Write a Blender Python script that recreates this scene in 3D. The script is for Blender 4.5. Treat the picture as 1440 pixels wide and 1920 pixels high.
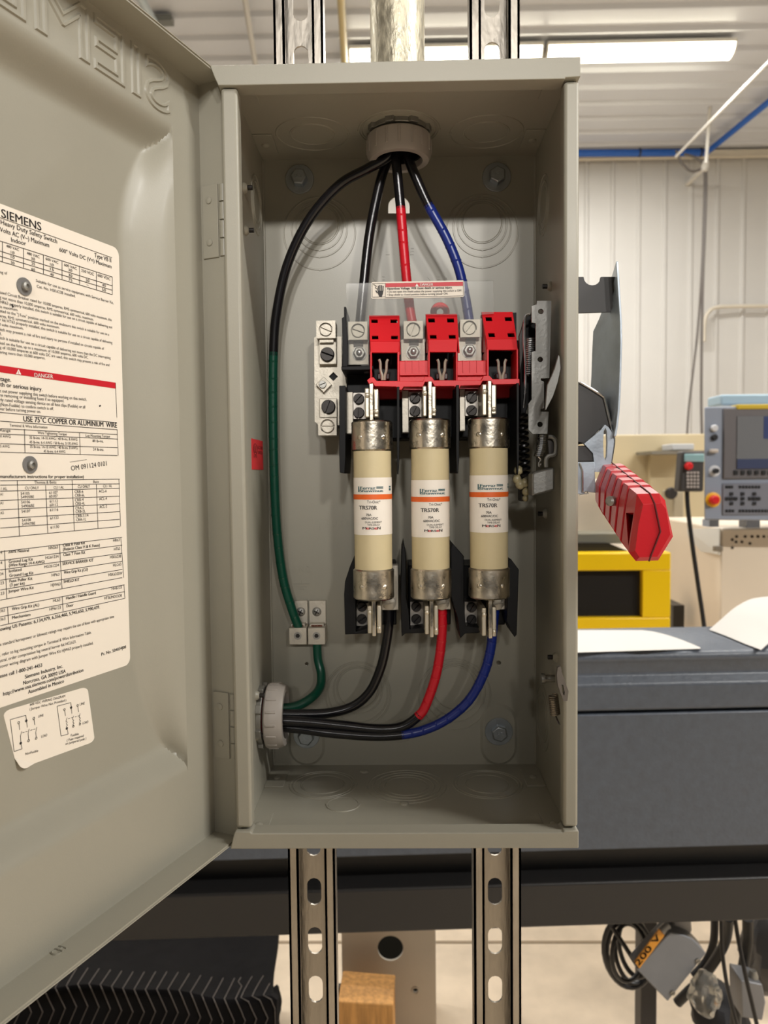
import bpy, bmesh, math, random
from mathutils import Vector, Matrix
V = Vector
scene = bpy.context.scene
for o in list(bpy.data.objects):
    bpy.data.objects.remove(o, do_unlink=True)
COL = scene.collection
PI = math.pi
random.seed(7)

# ------------------------------------------------------------------ camera
FPX = 1400.0                                   # focal length in pixels of the 1440x1920 frame
CAM = V((-0.005, -0.536, 1.4431))
YAW, PITCH, ROLL = -0.0166, -0.0496, -0.0107
FWD = V((math.sin(YAW)*math.cos(PITCH), math.cos(YAW)*math.cos(PITCH), math.sin(PITCH)))
_r = V((math.cos(YAW), -math.sin(YAW), 0)); _u = _r.cross(FWD)
RGT = _r*math.cos(ROLL) + _u*math.sin(ROLL)
UPV = -_r*math.sin(ROLL) + _u*math.cos(ROLL)
cd = bpy.data.cameras.new('camera'); cam = bpy.data.objects.new('camera', cd); COL.objects.link(cam)
cd.sensor_fit = 'VERTICAL'; cd.sensor_height = 36.0; cd.lens = FPX/1920*36.0
cd.clip_start = 0.01; cd.clip_end = 60
M = Matrix((RGT, UPV, -FWD)).transposed().to_4x4(); M.translation = CAM
cam.matrix_world = M
cd.dof.use_dof = True; cd.dof.focus_distance = 0.52
cd.dof.aperture_fstop = (cd.lens/1000)/0.0021
scene.camera = cam

# ------------------------------------------------------------------ world, light, exposure
def lin(c): return tuple(((x/255)/12.92 if x/255 <= .04045 else ((x/255+.055)/1.055)**2.4) for x in c)
w = bpy.data.worlds.new('world'); scene.world = w; w.use_nodes = True
w.node_tree.nodes['Background'].inputs[0].default_value = (1.0, .96, .92, 1)
w.node_tree.nodes['Background'].inputs[1].default_value = 0.075
scene.view_settings.view_transform = 'Standard'; scene.view_settings.look = 'None'
scene.view_settings.gamma = 1; scene.view_settings.use_curve_mapping = False
scene.view_settings.exposure = 0.0
CEIL_Z = 5.0
KEY_POWER = 900.0       # each added spotlight behind the camera, narrowed so light fades down the panel
SIDE_POWER = 172.0       # each ceiling fixture to the right of the enclosure
TUBE_POWER = 79.0        # each ceiling fixture over the far half of the shop
LAMP_COL = (1, .965, .92)
TUBE_COL = (1, .985, .955)

# ------------------------------------------------------------------ pixel rays -> points in the room (always at a stated depth)
def ray(px, py): return FWD + RGT*((px-720)/FPX) - UPV*((py-960)/FPX)
def P(px, py, Y): d = ray(px, py); return CAM + d*((Y-CAM.y)/d.y)
def PX(px, py, X): d = ray(px, py); return CAM + d*((X-CAM.x)/d.x)
def PZ(px, py, Z): d = ray(px, py); return CAM + d*((Z-CAM.z)/d.z)
def S(Y): return (Y-CAM.y)/FPX                 # metres per pixel at depth Y

# ------------------------------------------------------------------ materials
MATS = {}
def mat(name, col, rough=.5, metal=0., bump=0., bscale=400., var=0., vscale=20., spec=.5, coat=0., emit=None, estr=0., rvar=0., stretch=None):
    if name in MATS: return MATS[name]
    m = bpy.data.materials.new(name); m.use_nodes = True; nt = m.node_tree; b = nt.nodes['Principled BSDF']
    c = lin(col); b.inputs['Base Color'].default_value = (*c, 1); b.inputs['Roughness'].default_value = rough
    b.inputs['Metallic'].default_value = metal; b.inputs['Specular IOR Level'].default_value = spec
    b.inputs['Coat Weight'].default_value = coat; b.inputs['Coat Roughness'].default_value = .15
    m.diffuse_color = (*c, 1)
    if emit: b.inputs['Emission Color'].default_value = (*emit, 1); b.inputs['Emission Strength'].default_value = estr
    if bump or var or rvar:
        tc = nt.nodes.new('ShaderNodeTexCoord'); src = tc.outputs['Object']
        if stretch:
            mp = nt.nodes.new('ShaderNodeMapping'); mp.inputs['Scale'].default_value = stretch
            nt.links.new(src, mp.inputs[0]); src = mp.outputs[0]
    if bump:
        n = nt.nodes.new('ShaderNodeTexNoise'); n.inputs['Scale'].default_value = bscale; n.inputs['Detail'].default_value = 3
        nt.links.new(src, n.inputs['Vector'])
        bp = nt.nodes.new('ShaderNodeBump'); bp.inputs['Strength'].default_value = bump; bp.inputs['Distance'].default_value = .001
        nt.links.new(n.outputs[0], bp.inputs['Height']); nt.links.new(bp.outputs[0], b.inputs['Normal'])
    if var or rvar:
        n2 = nt.nodes.new('ShaderNodeTexNoise'); n2.inputs['Scale'].default_value = vscale; n2.inputs['Detail'].default_value = 5
        nt.links.new(src, n2.inputs['Vector'])
        if var:
            r = nt.nodes.new('ShaderNodeValToRGB')
            r.color_ramp.elements[0].position = .3; r.color_ramp.elements[1].position = .7
            r.color_ramp.elements[0].color = (*[x*(1-var) for x in c], 1); r.color_ramp.elements[1].color = (*[min(1, x*(1+var)) for x in c], 1)
            nt.links.new(n2.outputs[0], r.inputs[0]); nt.links.new(r.outputs[0], b.inputs['Base Color'])
        if rvar:
            mr = nt.nodes.new('ShaderNodeMapRange'); mr.inputs[3].default_value = max(.03, rough-rvar); mr.inputs[4].default_value = min(1, rough+rvar)
            mr.inputs[1].default_value = .3; mr.inputs[2].default_value = .7
            nt.links.new(n2.outputs[0], mr.inputs[0]); nt.links.new(mr.outputs[0], b.inputs['Roughness'])
    MATS[name] = m; return m
def clear_mat(name, tint, haze):
    m = bpy.data.materials.new(name); m.use_nodes = True; nt = m.node_tree; nt.nodes.clear()
    o = nt.nodes.new('ShaderNodeOutputMaterial'); t = nt.nodes.new('ShaderNodeBsdfTransparent'); g = nt.nodes.new('ShaderNodeBsdfGlossy')
    d = nt.nodes.new('ShaderNodeBsdfDiffuse'); f = nt.nodes.new('ShaderNodeFresnel'); a = nt.nodes.new('ShaderNodeMixShader'); b = nt.nodes.new('ShaderNodeMixShader')
    t.inputs[0].default_value = (*tint, 1); g.inputs['Roughness'].default_value = .08; d.inputs[0].default_value = (.85, .85, .82, 1)
    f.inputs[0].default_value = 1.45; b.inputs[0].default_value = haze
    nt.links.new(f.outputs[0], a.inputs[0]); nt.links.new(t.outputs[0], a.inputs[1]); nt.links.new(g.outputs[0], a.inputs[2])
    nt.links.new(a.outputs[0], b.inputs[1]); nt.links.new(d.outputs[0], b.inputs[2]); nt.links.new(b.outputs[0], o.inputs[0])
    return m
GREY = mat('grey_enamel', (153, 149, 135), .42, bump=.05, bscale=900, coat=.04, var=.03, vscale=9)
LABELW = mat('label_paper', (240, 230, 215), .6)
INK = mat('black_ink', (40, 36, 36), .6)
REDINK = mat('red_ink', (200, 22, 38), .5)
WHITEINK = mat('white_ink', (245, 240, 232), .6)
ZINC = mat('zinc_plate', (158, 156, 150), .46, .8, bump=.12, bscale=500, var=.12, vscale=60, rvar=.1)
GALV = mat('galvanised_steel', (176, 169, 158), .4, .9, bump=.35, bscale=260, var=.22, vscale=70, rvar=.12, stretch=(1, 1, .25))
TIN = mat('tin_plated_aluminium', (196, 189, 175), .5, .6, bump=.2, bscale=900, var=.1, vscale=80)
CAPM = mat('dull_tinned_brass', (208, 199, 182), .3, 1., bump=.18, bscale=420, var=.22, vscale=60, rvar=.14)
BOLTM = mat('bright_zinc_bolt', (176, 182, 186), .34, .9, bump=.1, bscale=400, var=.1, vscale=90)
STEEL = mat('bright_steel', (200, 200, 200), .25, 1., var=.08, vscale=80, rvar=.1)
BLUESTEEL = mat('blued_zinc_steel', (166, 176, 186), .38, .45, bump=.1, bscale=300, var=.15, vscale=40, rvar=.1)
DARKSTEEL = mat('dark_oxide_steel', (56, 53, 51), .45, .7, var=.12, vscale=90)
MECH = mat('dull_zinc_bracket', (122, 121, 117), .5, .75, bump=.15, bscale=500, var=.16, vscale=50, rvar=.1)
BLACKP = mat('black_moulded_plastic', (13, 13, 14), .52, spec=.22)
REDP = mat('red_moulded_plastic', (222, 30, 40), .42, bump=.05, bscale=500, spec=.4)
REDGRIP = mat('red_handle_plastic', (200, 22, 34), .32, bump=.05, bscale=700)
BLACKW = mat('black_cable_sheath', (19, 18, 21), .24, bump=.05, bscale=300)
REDT = mat('red_electrical_tape', (214, 22, 40), .34, bump=.1, bscale=200)
BLUET = mat('blue_electrical_tape', (24, 44, 128), .3, bump=.1, bscale=200)
GREENT = mat('green_electrical_tape', (12, 74, 56), .3, bump=.1, bscale=200)
CERAM = mat('cream_fuse_tube', (204, 189, 150), .55, bump=.05, bscale=300, var=.03, vscale=50)
BUSH = mat('grey_beige_plastic', (168, 160, 152), .45, bump=.05, bscale=500)
ORANGE = mat('orange_print', (226, 100, 34), .5)
TEAL = mat('teal_print', (64, 100, 106), .5)
COPPER = mat('bare_copper', (176, 92, 60), .35, 1.)
CLEAR = clear_mat('clear_acrylic', (.93, .93, .92), .07)

# ------------------------------------------------------------------ mesh helpers
WLOC = {}
def wloc(o): return WLOC.get(o.name, V((0, 0, 0)))
def tag(o, label=None, cat=None, group=None, kind=None):
    if label: o['label'] = label
    if cat: o['category'] = cat
    if group: o['group'] = group
    if kind: o['kind'] = kind
    return o
def thing(name, label, cat, loc, group=None):
    o = bpy.data.objects.new(name, None); COL.objects.link(o); o.location = loc; o.empty_display_size = .02
    WLOC[o.name] = V(loc); return tag(o, label, cat, group)

def frame_from(ez, hint=None):
    ez = V(ez).normalized(); h = V(hint) if hint else (V((0, 0, 1)) if abs(ez.z) < .9 else V((1, 0, 0)))
    ex = h.cross(ez).normalized(); return ex, ez.cross(ex), ez

def curve_mesh(outer, holes, t, bevel=0., res=1):
    cu = bpy.data.curves.new('c', 'CURVE'); cu.dimensions = '2D'; cu.fill_mode = 'BOTH'; cu.extrude = t/2; cu.bevel_depth = bevel; cu.bevel_resolution = res
    for pts in [outer]+list(holes):
        s = cu.splines.new('POLY'); s.points.add(len(pts)-1); s.use_cyclic_u = True
        for i, p in enumerate(pts): s.points[i].co = (p[0], p[1], 0, 1)
    ob = bpy.data.objects.new('c', cu); me = bpy.data.meshes.new_from_object(ob)
    vs = [v.co.copy() for v in me.vertices]; fs = [tuple(p.vertices) for p in me.polygons]
    bpy.data.objects.remove(ob); bpy.data.curves.remove(cu); bpy.data.meshes.remove(me)
    return vs, fs
_tc = {}
def text_mesh(s, bold=0., extrude=0., outline=0.):
    k = (s, bold, extrude, outline)
    if k in _tc: return _tc[k]
    cu = bpy.data.curves.new('t', 'FONT'); cu.body = s; cu.size = 1; cu.resolution_u = 3; cu.offset = bold; cu.extrude = extrude
    if outline: cu.fill_mode = 'NONE'; cu.bevel_depth = outline; cu.bevel_resolution = 1; cu.resolution_u = 5
    else: cu.fill_mode = 'FRONT' if not extrude else 'BOTH'
    ob = bpy.data.objects.new('t', cu); me = bpy.data.meshes.new_from_object(ob)
    vs = [v.co.copy() for v in me.vertices]; fs = [tuple(p.vertices) for p in me.polygons]
    bpy.data.objects.remove(ob); bpy.data.curves.remove(cu); bpy.data.meshes.remove(me)
    x0 = min((v.x for v in vs), default=0); x1 = max((v.x for v in vs), default=1)
    _tc[k] = (vs, fs, x0, x1); return _tc[k]
CAPH = .70

class MB:
    def __init__(s): s.v = []; s.f = []
    def add(s, vs, fs):
        n = len(s.v); s.v += [V(a) for a in vs]; s.f += [tuple(i+n for i in f) for f in fs]; return s
    def box(s, x0, x1, y0, y1, z0, z1, rot=None, about=None):
        vs = [V((x, y, z)) for x in (x0, x1) for y in (y0, y1) for z in (z0, z1)]
        if rot:
            c = V(about) if about else V(((x0+x1)/2, (y0+y1)/2, (z0+z1)/2)); vs = [c+rot @ (a-c) for a in vs]
        return s.add(vs, [(0, 1, 3, 2), (4, 6, 7, 5), (0, 4, 5, 1), (2, 3, 7, 6), (0, 2, 6, 4), (1, 5, 7, 3)])
    def pbox(s, px0, py0, px1, py1, Yf, Yb):
        a = P(px0, py0, Yf); b = P(px1, py1, Yf); c = P(px0, py1, Yf); d = P(px1, py0, Yf)
        return s.box((a.x+c.x)/2, (b.x+d.x)/2, Yf, Yb, (b.z+c.z)/2, (a.z+d.z)/2)
    def loft(s, rings, cap=True, closed=True):
        n = len(rings[0]); base = len(s.v)
        for r in rings: s.v += [V(a) for a in r]
        for i in range(len(rings)-1):
            for j in range(n if closed else n-1):
                a = base+i*n+j; b = base+i*n+(j+1) % n; s.f.append((a, b, b+n, a+n))
        if cap: s.f.append(tuple(base+j for j in reversed(range(n)))); s.f.append(tuple(base+(len(rings)-1)*n+j for j in range(n)))
        return s
    def lathe(s, prof, o, axis, n=32, cap=True, hint=None):
        ex, ey, ez = frame_from(axis, hint); o = V(o)
        return s.loft([[o+ez*h+(ex*math.cos(2*PI*k/n)+ey*math.sin(2*PI*k/n))*max(r, 1e-5) for k in range(n)] for r, h in prof], cap)
    def cyl(s, p0, p1, r, n=24, r1=None):
        p0, p1 = V(p0), V(p1); return s.lathe([(r, 0), (r if r1 is None else r1, (p1-p0).length)], p0, p1-p0, n)
    def ringbody(s, o, axis, ri, ro, h, n=40):
        return s.lathe([(ri, 0), (ro, 0), (ro, h), (ri, h), (ri, 0)], o, axis, n, cap=False)
    def torus(s, o, axis, R, r, n=40, m=6, a0=0., a1=2*PI):
        ex, ey, ez = frame_from(axis); o = V(o); full = abs(a1-a0-2*PI) < 1e-6
        k = n if full else n+1; rings = []
        for i in range(k):
            a = a0+(a1-a0)*i/n; dr = ex*math.cos(a)+ey*math.sin(a)
            rings.append([o+dr*(R+r*math.cos(2*PI*j/m))+ez*r*math.sin(2*PI*j/m) for j in range(m)])
        if full: rings.append(rings[0])
        return s.loft(rings, cap=not full)
    def tube(s, path, r, n=12, cap=True, twist=None):
        path = [V(p) for p in path]; rings = []; t0 = (path[1]-path[0]).normalized(); ex, ey, _ = frame_from(t0)
        for i, p in enumerate(path):
            t = (path[min(i+1, len(path)-1)]-path[max(i-1, 0)]).normalized()
            ex = (ex-t*ex.dot(t)).normalized(); ey = t.cross(ex); rr = r(i/(len(path)-1)) if callable(r) else r
            rings.append([p+(ex*math.cos(2*PI*k/n)+ey*math.sin(2*PI*k/n))*rr for k in range(n)])
        return s.loft(rings, cap)
    def prism(s, pts, y0, y1):            # outline in (x, z), between depths y0 (front) and y1
        n = len(pts); b = len(s.v); s.v += [V((p[0], y0, p[1])) for p in pts]+[V((p[0], y1, p[1])) for p in pts]
        s.f.append(tuple(b+i for i in range(n))); s.f.append(tuple(b+n+i for i in reversed(range(n))))
        for i in range(n): s.f.append((b+i, b+n+i, b+n+(i+1) % n, b+(i+1) % n))
        return s
    def pprism(s, pix, y0, y1):
        return s.prism([(q.x, q.z) for q in (P(a, b, y0) for a, b in pix)], y0, y1)
    def plate(s, outer, holes, o, ex, ey, ez, t, bevel=0.):   # plate with holes, front face at o + ez*t
        vs, fs = curve_mesh(outer, holes, t, bevel)
        o, ex, ey, ez = V(o), V(ex), V(ey), V(ez)
        return s.add([o+ex*a.x+ey*a.y+ez*(a.z+t/2) for a in vs], fs)
    def pplate(s, pix, holes, y0, y1):
        q = lambda L: [(P(a, b, y0).x, P(a, b, y0).z) for a, b in L]
        return s.plate(q(pix), [q(h) for h in holes], (0, y1, 0), (1, 0, 0), (0, 0, 1), (0, -1, 0), abs(y1-y0))
    def text(s, txt, p0, p1, cap, nrm, bold=0., lift=.0002, extrude=0., outline=0., fit=True):
        hv = bold*1.6 if bold > 0 else 0.                # heavier print: overlaid strokes
        vs, fs, x0, x1 = text_mesh(txt, min(bold, 0.), extrude, outline); p0, p1, nrm = V(p0), V(p1), V(nrm).normalized()
        ex = (p1-p0); L = ex.length; ex = ex/L; ey = nrm.cross(ex); sx = L/max(x1-x0, 1e-6); sy = cap/CAPH
        if not fit: sx = sy
        for dx in ((0,) if hv <= 0 else (-hv, 0, hv)):
            s.add([p0+ex*((a.x-x0+dx)*sx)+ey*(a.y*sy)+nrm*(lift+a.z+abs(dx)*.0005) for a in vs], fs)
        return s
    def strip(s, p0, p1, wd, nrm, lift=.0002):
        p0, p1, nrm = V(p0), V(p1), V(nrm).normalized(); e = nrm.cross((p1-p0).normalized())*wd/2
        return s.add([p0-e+nrm*lift, p1-e+nrm*lift, p1+e+nrm*lift, p0+e+nrm*lift], [(0, 1, 2, 3)])
    def slot_screw(s, c, r, h, ang=.6, nrm=(0, -1, 0), n=20, slot=.16, sink=.0):
        ex, ey, ez = frame_from(nrm, (0, 0, 1)); c = V(c)
        s.lathe([(r, -sink), (r, -sink+.0004)], c, nrm, n, hint=(0, 0, 1))
        for sg in (0, PI):
            a0 = math.asin(slot/.97); A = [a0+(PI-2*a0)*i/11 for i in range(12)]
            pts = [(r*.97*math.cos(a), r*.97*math.sin(a)) for a in A]; pin = [(x*.9, (y-r*slot)*.9+r*slot) for x, y in pts]
            q = lambda p, hh: c+(ex*math.cos(ang+sg)+ey*math.sin(ang+sg))*p[0]+(-ex*math.sin(ang+sg)+ey*math.cos(ang+sg))*p[1]+ez*hh
            s.loft([[q(p, -sink+.0003) for p in pts], [q(p, h*.75-sink*.25) for p in pts], [q(p, h) for p in pin]])
        return s
    def lug(s, px0, py0, px1, py1, Yf, Yb, cx, cy, rpx, deep=.003):      # block with a round screw well in its front
        a = P(px0, (py0+py1)/2, Yf); b = P(px1, (py0+py1)/2, Yf); t_ = P((px0+px1)/2, py0, Yf); u_ = P((px0+px1)/2, py1, Yf); c = P(cx, cy, Yf)
        s.box(a.x, b.x, Yf+deep, Yb, u_.z, t_.z)
        return s.plate([(a.x, u_.z), (b.x, u_.z), (b.x, t_.z), (a.x, t_.z)], [circ(c.x, c.z, rpx*S(Yf), 24)], (0, Yf+deep, 0), (1, 0, 0), (0, 0, 1), (0, -1, 0), deep)
    def build(s, name, m, parent=None, smooth=35, bevel=0., kind=None, seg=2, label=None):
        off = wloc(parent) if parent else V((0, 0, 0))
        if not parent and s.v:
            xs = [v.x for v in s.v]; ys = [v.y for v in s.v]; zs = [v.z for v in s.v]
            off = V(((min(xs)+max(xs))/2, (min(ys)+max(ys))/2, min(zs)))
        me = bpy.data.meshes.new(name); me.from_pydata([v-off for v in s.v], [], s.f); me.update()
        bm = bmesh.new(); bm.from_mesh(me); bmesh.ops.recalc_face_normals(bm, faces=bm.faces); bm.to_mesh(me); bm.free()
        if smooth: me.shade_smooth(); me.set_sharp_from_angle(angle=math.radians(smooth))
        o = bpy.data.objects.new(name, me); COL.objects.link(o)
        if m: me.materials.append(m)
        if parent: o.parent = parent; WLOC[o.name] = off
        else: o.location = off; WLOC[o.name] = off
        if bevel:
            b = o.modifiers.new('bevel', 'BEVEL'); b.width = bevel; b.segments = seg; b.limit_method = 'ANGLE'; b.angle_limit = math.radians(40); b.harden_normals = False
        if kind: o['kind'] = kind
        if label: o['label'] = label
        return o

def spline(pts, n=10):
    pts = [V(p) for p in pts]; out = []
    for i in range(len(pts)-1):
        p0, p1, p2, p3 = pts[max(i-1, 0)], pts[i], pts[i+1], pts[min(i+2, len(pts)-1)]
        for k in range(n):
            t = k/n; out.append(.5*((2*p1)+(p2-p0)*t+(2*p0-5*p1+4*p2-p3)*t*t+(3*p1-p0-3*p2+p3)*t**3))
    return out+[pts[-1]]
def helix(p0, p1, r, turns, n=12, bow=V((0, 0, 0))):
    p0, p1 = V(p0), V(p1); ex, ey, _ = frame_from(p1-p0); N = int(turns*n)
    return [p0.lerp(p1, i/N)+bow*math.sin(PI*i/N)+(ex*math.cos(2*PI*i/n)+ey*math.sin(2*PI*i/n))*r for i in range(N+1)]
def circ(cx, cy, r, n=20, a0=0.): return [(cx+r*math.cos(a0+2*PI*k/n), cy+r*math.sin(a0+2*PI*k/n)) for k in range(n)]
def slotpts(cx, cy, w, h, n=6):
    r = w/2; out = []
    for k in range(n+1): a = PI*k/n; out.append((cx+r*math.cos(a), cy+h/2-r+r*math.sin(a)))
    for k in range(n+1): a = PI+PI*k/n; out.append((cx+r*math.cos(a), cy-h/2+r+r*math.sin(a)))
    return out
def rrect(x0, x1, y0, y1, r, n=5):
    out = []
    for cx, cy, a in ((x1-r, y1-r, 0), (x0+r, y1-r, PI/2), (x0+r, y0+r, PI), (x1-r, y0+r, 1.5*PI)):
        for k in range(n+1): b = a+PI/2*k/n; out.append((cx+r*math.cos(b), cy+r*math.sin(b)))
    return out
FR = V((0, -1, 0))
# ================================================================== the room
WALLW = mat('white_ribbed_steel', (206, 204, 200), .42, var=.02, vscale=2)
CEILW = mat('white_ribbed_ceiling_steel', (212, 215, 221), .3, var=.02, vscale=2)
WALL_Y = 8.0
def ribbed(length, period, depth, flip=1):
    pts = [(-length/2, 0)]; x = -length/2
    while x < length/2:
        pts += [(x+period*.80, 0), (x+period*.86, depth*flip), (x+period*.94, depth*flip), (x+period, 0)]; x += period
    return pts
mb = MB(); pr = ribbed(20, .29, .022)
mb.loft([[V((x, WALL_Y-d, z)) for x, d in pr] for z in (0, CEIL_Z+.02)], cap=False, closed=False)
tag(mb.build('wall_back', WALLW, smooth=0), kind='structure')
mb = MB(); pr = ribbed(22, .30, .035)
mb.loft([[V((x, -1.0+d, CEIL_Z-h)) for d, h in pr] for x in (-11, 11)], cap=False, closed=False)
tag(mb.build('ceiling', CEILW, smooth=0), kind='structure')
CONC = mat('dusty_concrete', (218, 200, 176), .75, bump=.3, bscale=30, var=.16, vscale=7)
mb = MB().box(-10, 10, -3.5, 8.1, -.1, 0)
tag(mb.build('floor', CONC), kind='structure')
JOINT = mat('floor_joint_filler', (150, 132, 108), .8)
a = PZ(1000, 1767, 0)
mb = MB().box(-9, 9, a.y-.006, a.y+.006, -.003, .0015)
tag(mb.build('trim_1', JOINT), kind='structure')
mb = MB().box(-10, 10, WALL_Y-.09, WALL_Y-.03, CEIL_Z-.10, CEIL_Z-.03)
tag(mb.build('trim_2', mat('cream_wall_trim', (224, 216, 200), .5)), kind='structure')

# ------------------------------------------------------------------ ceiling fixtures (their own light is in the builder)
LENS = mat('lit_lamp_lens', (255, 246, 220), .5, emit=(1, .93, .74), estr=9.0)
HOUS = mat('white_lamp_housing', (236, 232, 222), .4)
def fixture(x0, x1, y, label, power, tilt=0., z=None, group='ceiling light fixtures'):
    z = z or CEIL_Z-.045; xc = (x0+x1)/2
    t = thing('fluorescent_light', label, 'light', (xc, y, z), group)
    R = Matrix.Rotation(tilt, 3, 'X'); c = V((xc, y, z))
    def pan(prof, xa, xb):
        return MB().loft([[c+V((x-xc, 0, 0))+R @ V((0, a, b)) for a, b in prof] for x in (xa, xb)])
    pan([(-.11, 0), (.11, 0), (.11, -.03), (-.11, -.03)], x0, x1).build('housing', HOUS, t, bevel=.004)
    arc = [(-.10*math.cos(PI*k/8), -.032-.075*math.sin(PI*k/8)) for k in range(9)]
    pan(arc, x0+.012, x1-.012).build('lens', LENS, t)
    for xa, xb in ((x0, x0+.012), (x1-.012, x1)):
        pan([(-.105*math.cos(PI*k/8), -.031-.08*math.sin(PI*k/8)) for k in range(9)], xa, xb).build('end_cap', HOUS, t)
    if power:
        ld = bpy.data.lights.new('lamp_light', 'AREA'); ld.shape = 'RECTANGLE'; ld.size = (x1-x0)*.96; ld.size_y = .19
        ld.energy = power; ld.color = TUBE_COL
        lo = bpy.data.objects.new('lamp_light', ld); COL.objects.link(lo); lo.parent = t
        lo.location = R @ V((0, 0, -.118)); lo.rotation_euler = (tilt, 0, 0)
    return t
a = P(1022, 105, 5.85); b = P(1372, 100, 5.85)
fixture(a.x, b.x, 5.85, 'long lit ceiling light above the top right corner of the grey enclosure', TUBE_POWER)
a2 = P(655, 105, 5.85)
fixture(a2.x, a.x-.03, 5.85, 'lit ceiling light seen between the conduit and the right strut', TUBE_POWER)
W1 = b.x-a.x
for k in range(3):
    x = -5.2+k*3.7; fixture(x, x+W1, 2.6, ('leftmost', 'middle', 'rightmost')[k]+' lit ceiling light of the row above the machine bed', TUBE_POWER)
for k in range(3):
    x = 3.0+k*1.9; fixture(x, x+W1, -2.0, ('nearest', 'middle', 'farthest')[k]+' lit ceiling light of the row to the right of the enclosure', SIDE_POWER, group='side row of ceiling lights')
# added spotlights cast the roof's shadow; narrow cones stand in for the photographer's shadow
def spotlight(x, y, z, aim, power, which):
    o = V((x, y, z)); d = (V(aim)-o).normalized()
    t = thing('spotlight', which+' added white can spotlight, unseen behind the photographer', 'spotlight', o, 'added spotlights behind the photographer')
    MB().lathe([(.10, -.30), (.16, -.22), (.17, 0), (.155, 0), (.15, -.20), (.02, -.24)], o, d, 28, cap=False).build('can', HOUS, t)
    MB().box(x-.02, x+.02, y-.30, y-.26, z-.05, CEIL_Z-.04).build('stem', HOUS, t)
    ld = bpy.data.lights.new('lamp_light', 'SPOT'); ld.energy = power; ld.color = LAMP_COL; ld.shadow_soft_size = .24
    ld.spot_size = math.radians(SPOT_DEG); ld.spot_blend = 1.0
    lo = bpy.data.objects.new('lamp_light', ld); COL.objects.link(lo); lo.parent = t; lo.location = d*.02; lo.rotation_euler = d.to_track_quat('-Z', 'Y').to_euler()
SPOT_DEG = 5.6
for x, which in ((-.5, 'left'), (.6, 'centre'), (2.4, 'right')): spotlight(x, -8.5, 4.3, (0, 0, 1.695), KEY_POWER, which)

# ================================================================== the enclosure
BX, BZ, BD, T = .125, .278, .147, .0015          # half width, half height, depth, sheet
ZC = 1.45; XI = .1218; ZT, ZB = ZC+BZ, ZC-BZ
enc = thing('switch_enclosure', 'open grey steel safety switch enclosure with its door swung to the left', 'electrical box', (0, BD, ZB))
q = lambda L: [(P(a, b, BD).x, P(a, b, BD).z) for a, b in L]
key = [(728, 400), (728, 386)]+[(748-20*math.cos(PI*k/10), 386-18*math.sin(PI*k/10)) for k in range(1, 10)]+[(768, 386), (768, 400)]
obr = lambda px, py, r, n=12: circ(P(px, py, BD).x, P(px, py, BD).z, r, n)
MB().plate([(-BX, ZB), (BX, ZB), (BX, ZT), (-BX, ZT)], [q(key), obr(575, 1245, .0018), obr(935, 1243, .0022)], (0, BD+.0015, 0), (1, 0, 0), (0, 0, 1), FR, T).build('back_panel', GREY, enc, smooth=0)
for sx in (-1, 1):
    x0, x1 = sorted((sx*XI, sx*(XI+.0016)))
    MB().box(x0, x1, .0012, BD, ZB+.002, ZT-.002).build('side_wall', GREY, enc)
MB().box(-BX, BX, .001, BD, ZT-.0015, ZT).build('roof_panel', GREY, enc)
MB().box(-BX, BX, .001, BD, ZB, ZB+.0015).build('base_panel', GREY, enc)
# bends along the back seams
mb = MB()
for sx in (-1, 1): mb.cyl((sx*(XI+.0002), BD-.0005, ZB+.004), (sx*(XI+.0002), BD-.0005, ZT-.004), .0016, 10)
mb.build('corner_bend', GREY, enc)
# front flanges
for xs in ((-BX, -BX+.0118), (BX-.0106, BX)):
    MB().box(xs[0], xs[1], -.002, .010, ZB+.0132, ZT-.0135).build('side_flange', GREY, enc, bevel=.0022, seg=3)
tf = [(-BX-.0065, ZT+.0005), (BX, ZT+.0015), (BX, ZT-.0118), (BX-.0105, ZT-.0122), (BX-.0105, ZT-.0132), (-BX+.011, ZT-.0132), (-BX-.001, ZT-.0130), (-BX-.0035, ZT-.0075)]
MB().prism(tf, -.0045, .010).build('roof_flange', GREY, enc, bevel=.0018, seg=3)
bf = [(-BX-.004, ZB-.0012), (BX, ZB-.0012), (BX, ZB+.0118), (BX-.0105, ZB+.0118), (BX-.0115, ZB+.0105), (-BX+.012, ZB+.0105), (-BX+.011, ZB+.0118), (-BX, ZB+.0118), (-BX-.001, ZB+.0105)]
MB().prism(bf, -.0045, .010).build('base_flange', GREY, enc, bevel=.0016, seg=3)

# knockouts: raised score rings with a slightly proud disc
def knockout(o, nrm, radii, shift=(0, 0, 0), nm='knockout', gap=True):
    mb = MB(); o = V(o); sh = V(shift)
    for i, r in enumerate(radii):
        c = o+sh*(radii[-1]-r)
        mb.torus(c, nrm, r, .00075, 56, 6)
        if i and gap:
            ex, ey, ez = frame_from(nrm)
            for a in (PI*.5, PI*1.5): mb.lathe([(.0014, -.0003), (.0010, .0006)], c+(ex*math.cos(a)+ey*math.sin(a))*r, nrm, 8)
    mb.lathe([(radii[0]*.96, 0), (radii[0]*.94, .0004)], o+sh*(radii[-1]-radii[0]), nrm, 48)
    return mb.build(nm, GREY, enc)
m_ = S(BD)
for px, py, rr in ((599, 438, (36, 43, 51, 66)), (904, 434, (37, 45, 53, 66)), (671, 1302, (40, 46, 57, 62)), (852, 1303, (42, 50, 58, 68))):
    knockout(P(px, py, BD), FR, [r*m_ for r in rr], (0, 0, .55))
kz = knockout(P(752, 1371, BD), FR, (.0095, .0105))
for px, py, rr in ((586, 252, (.0185, .030)), (912, 248, (.0185, .030)), (748, 243, (.031, .033))):
    knockout(PZ(px, py, ZT-.0015), (0, 0, -1), rr)
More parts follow.
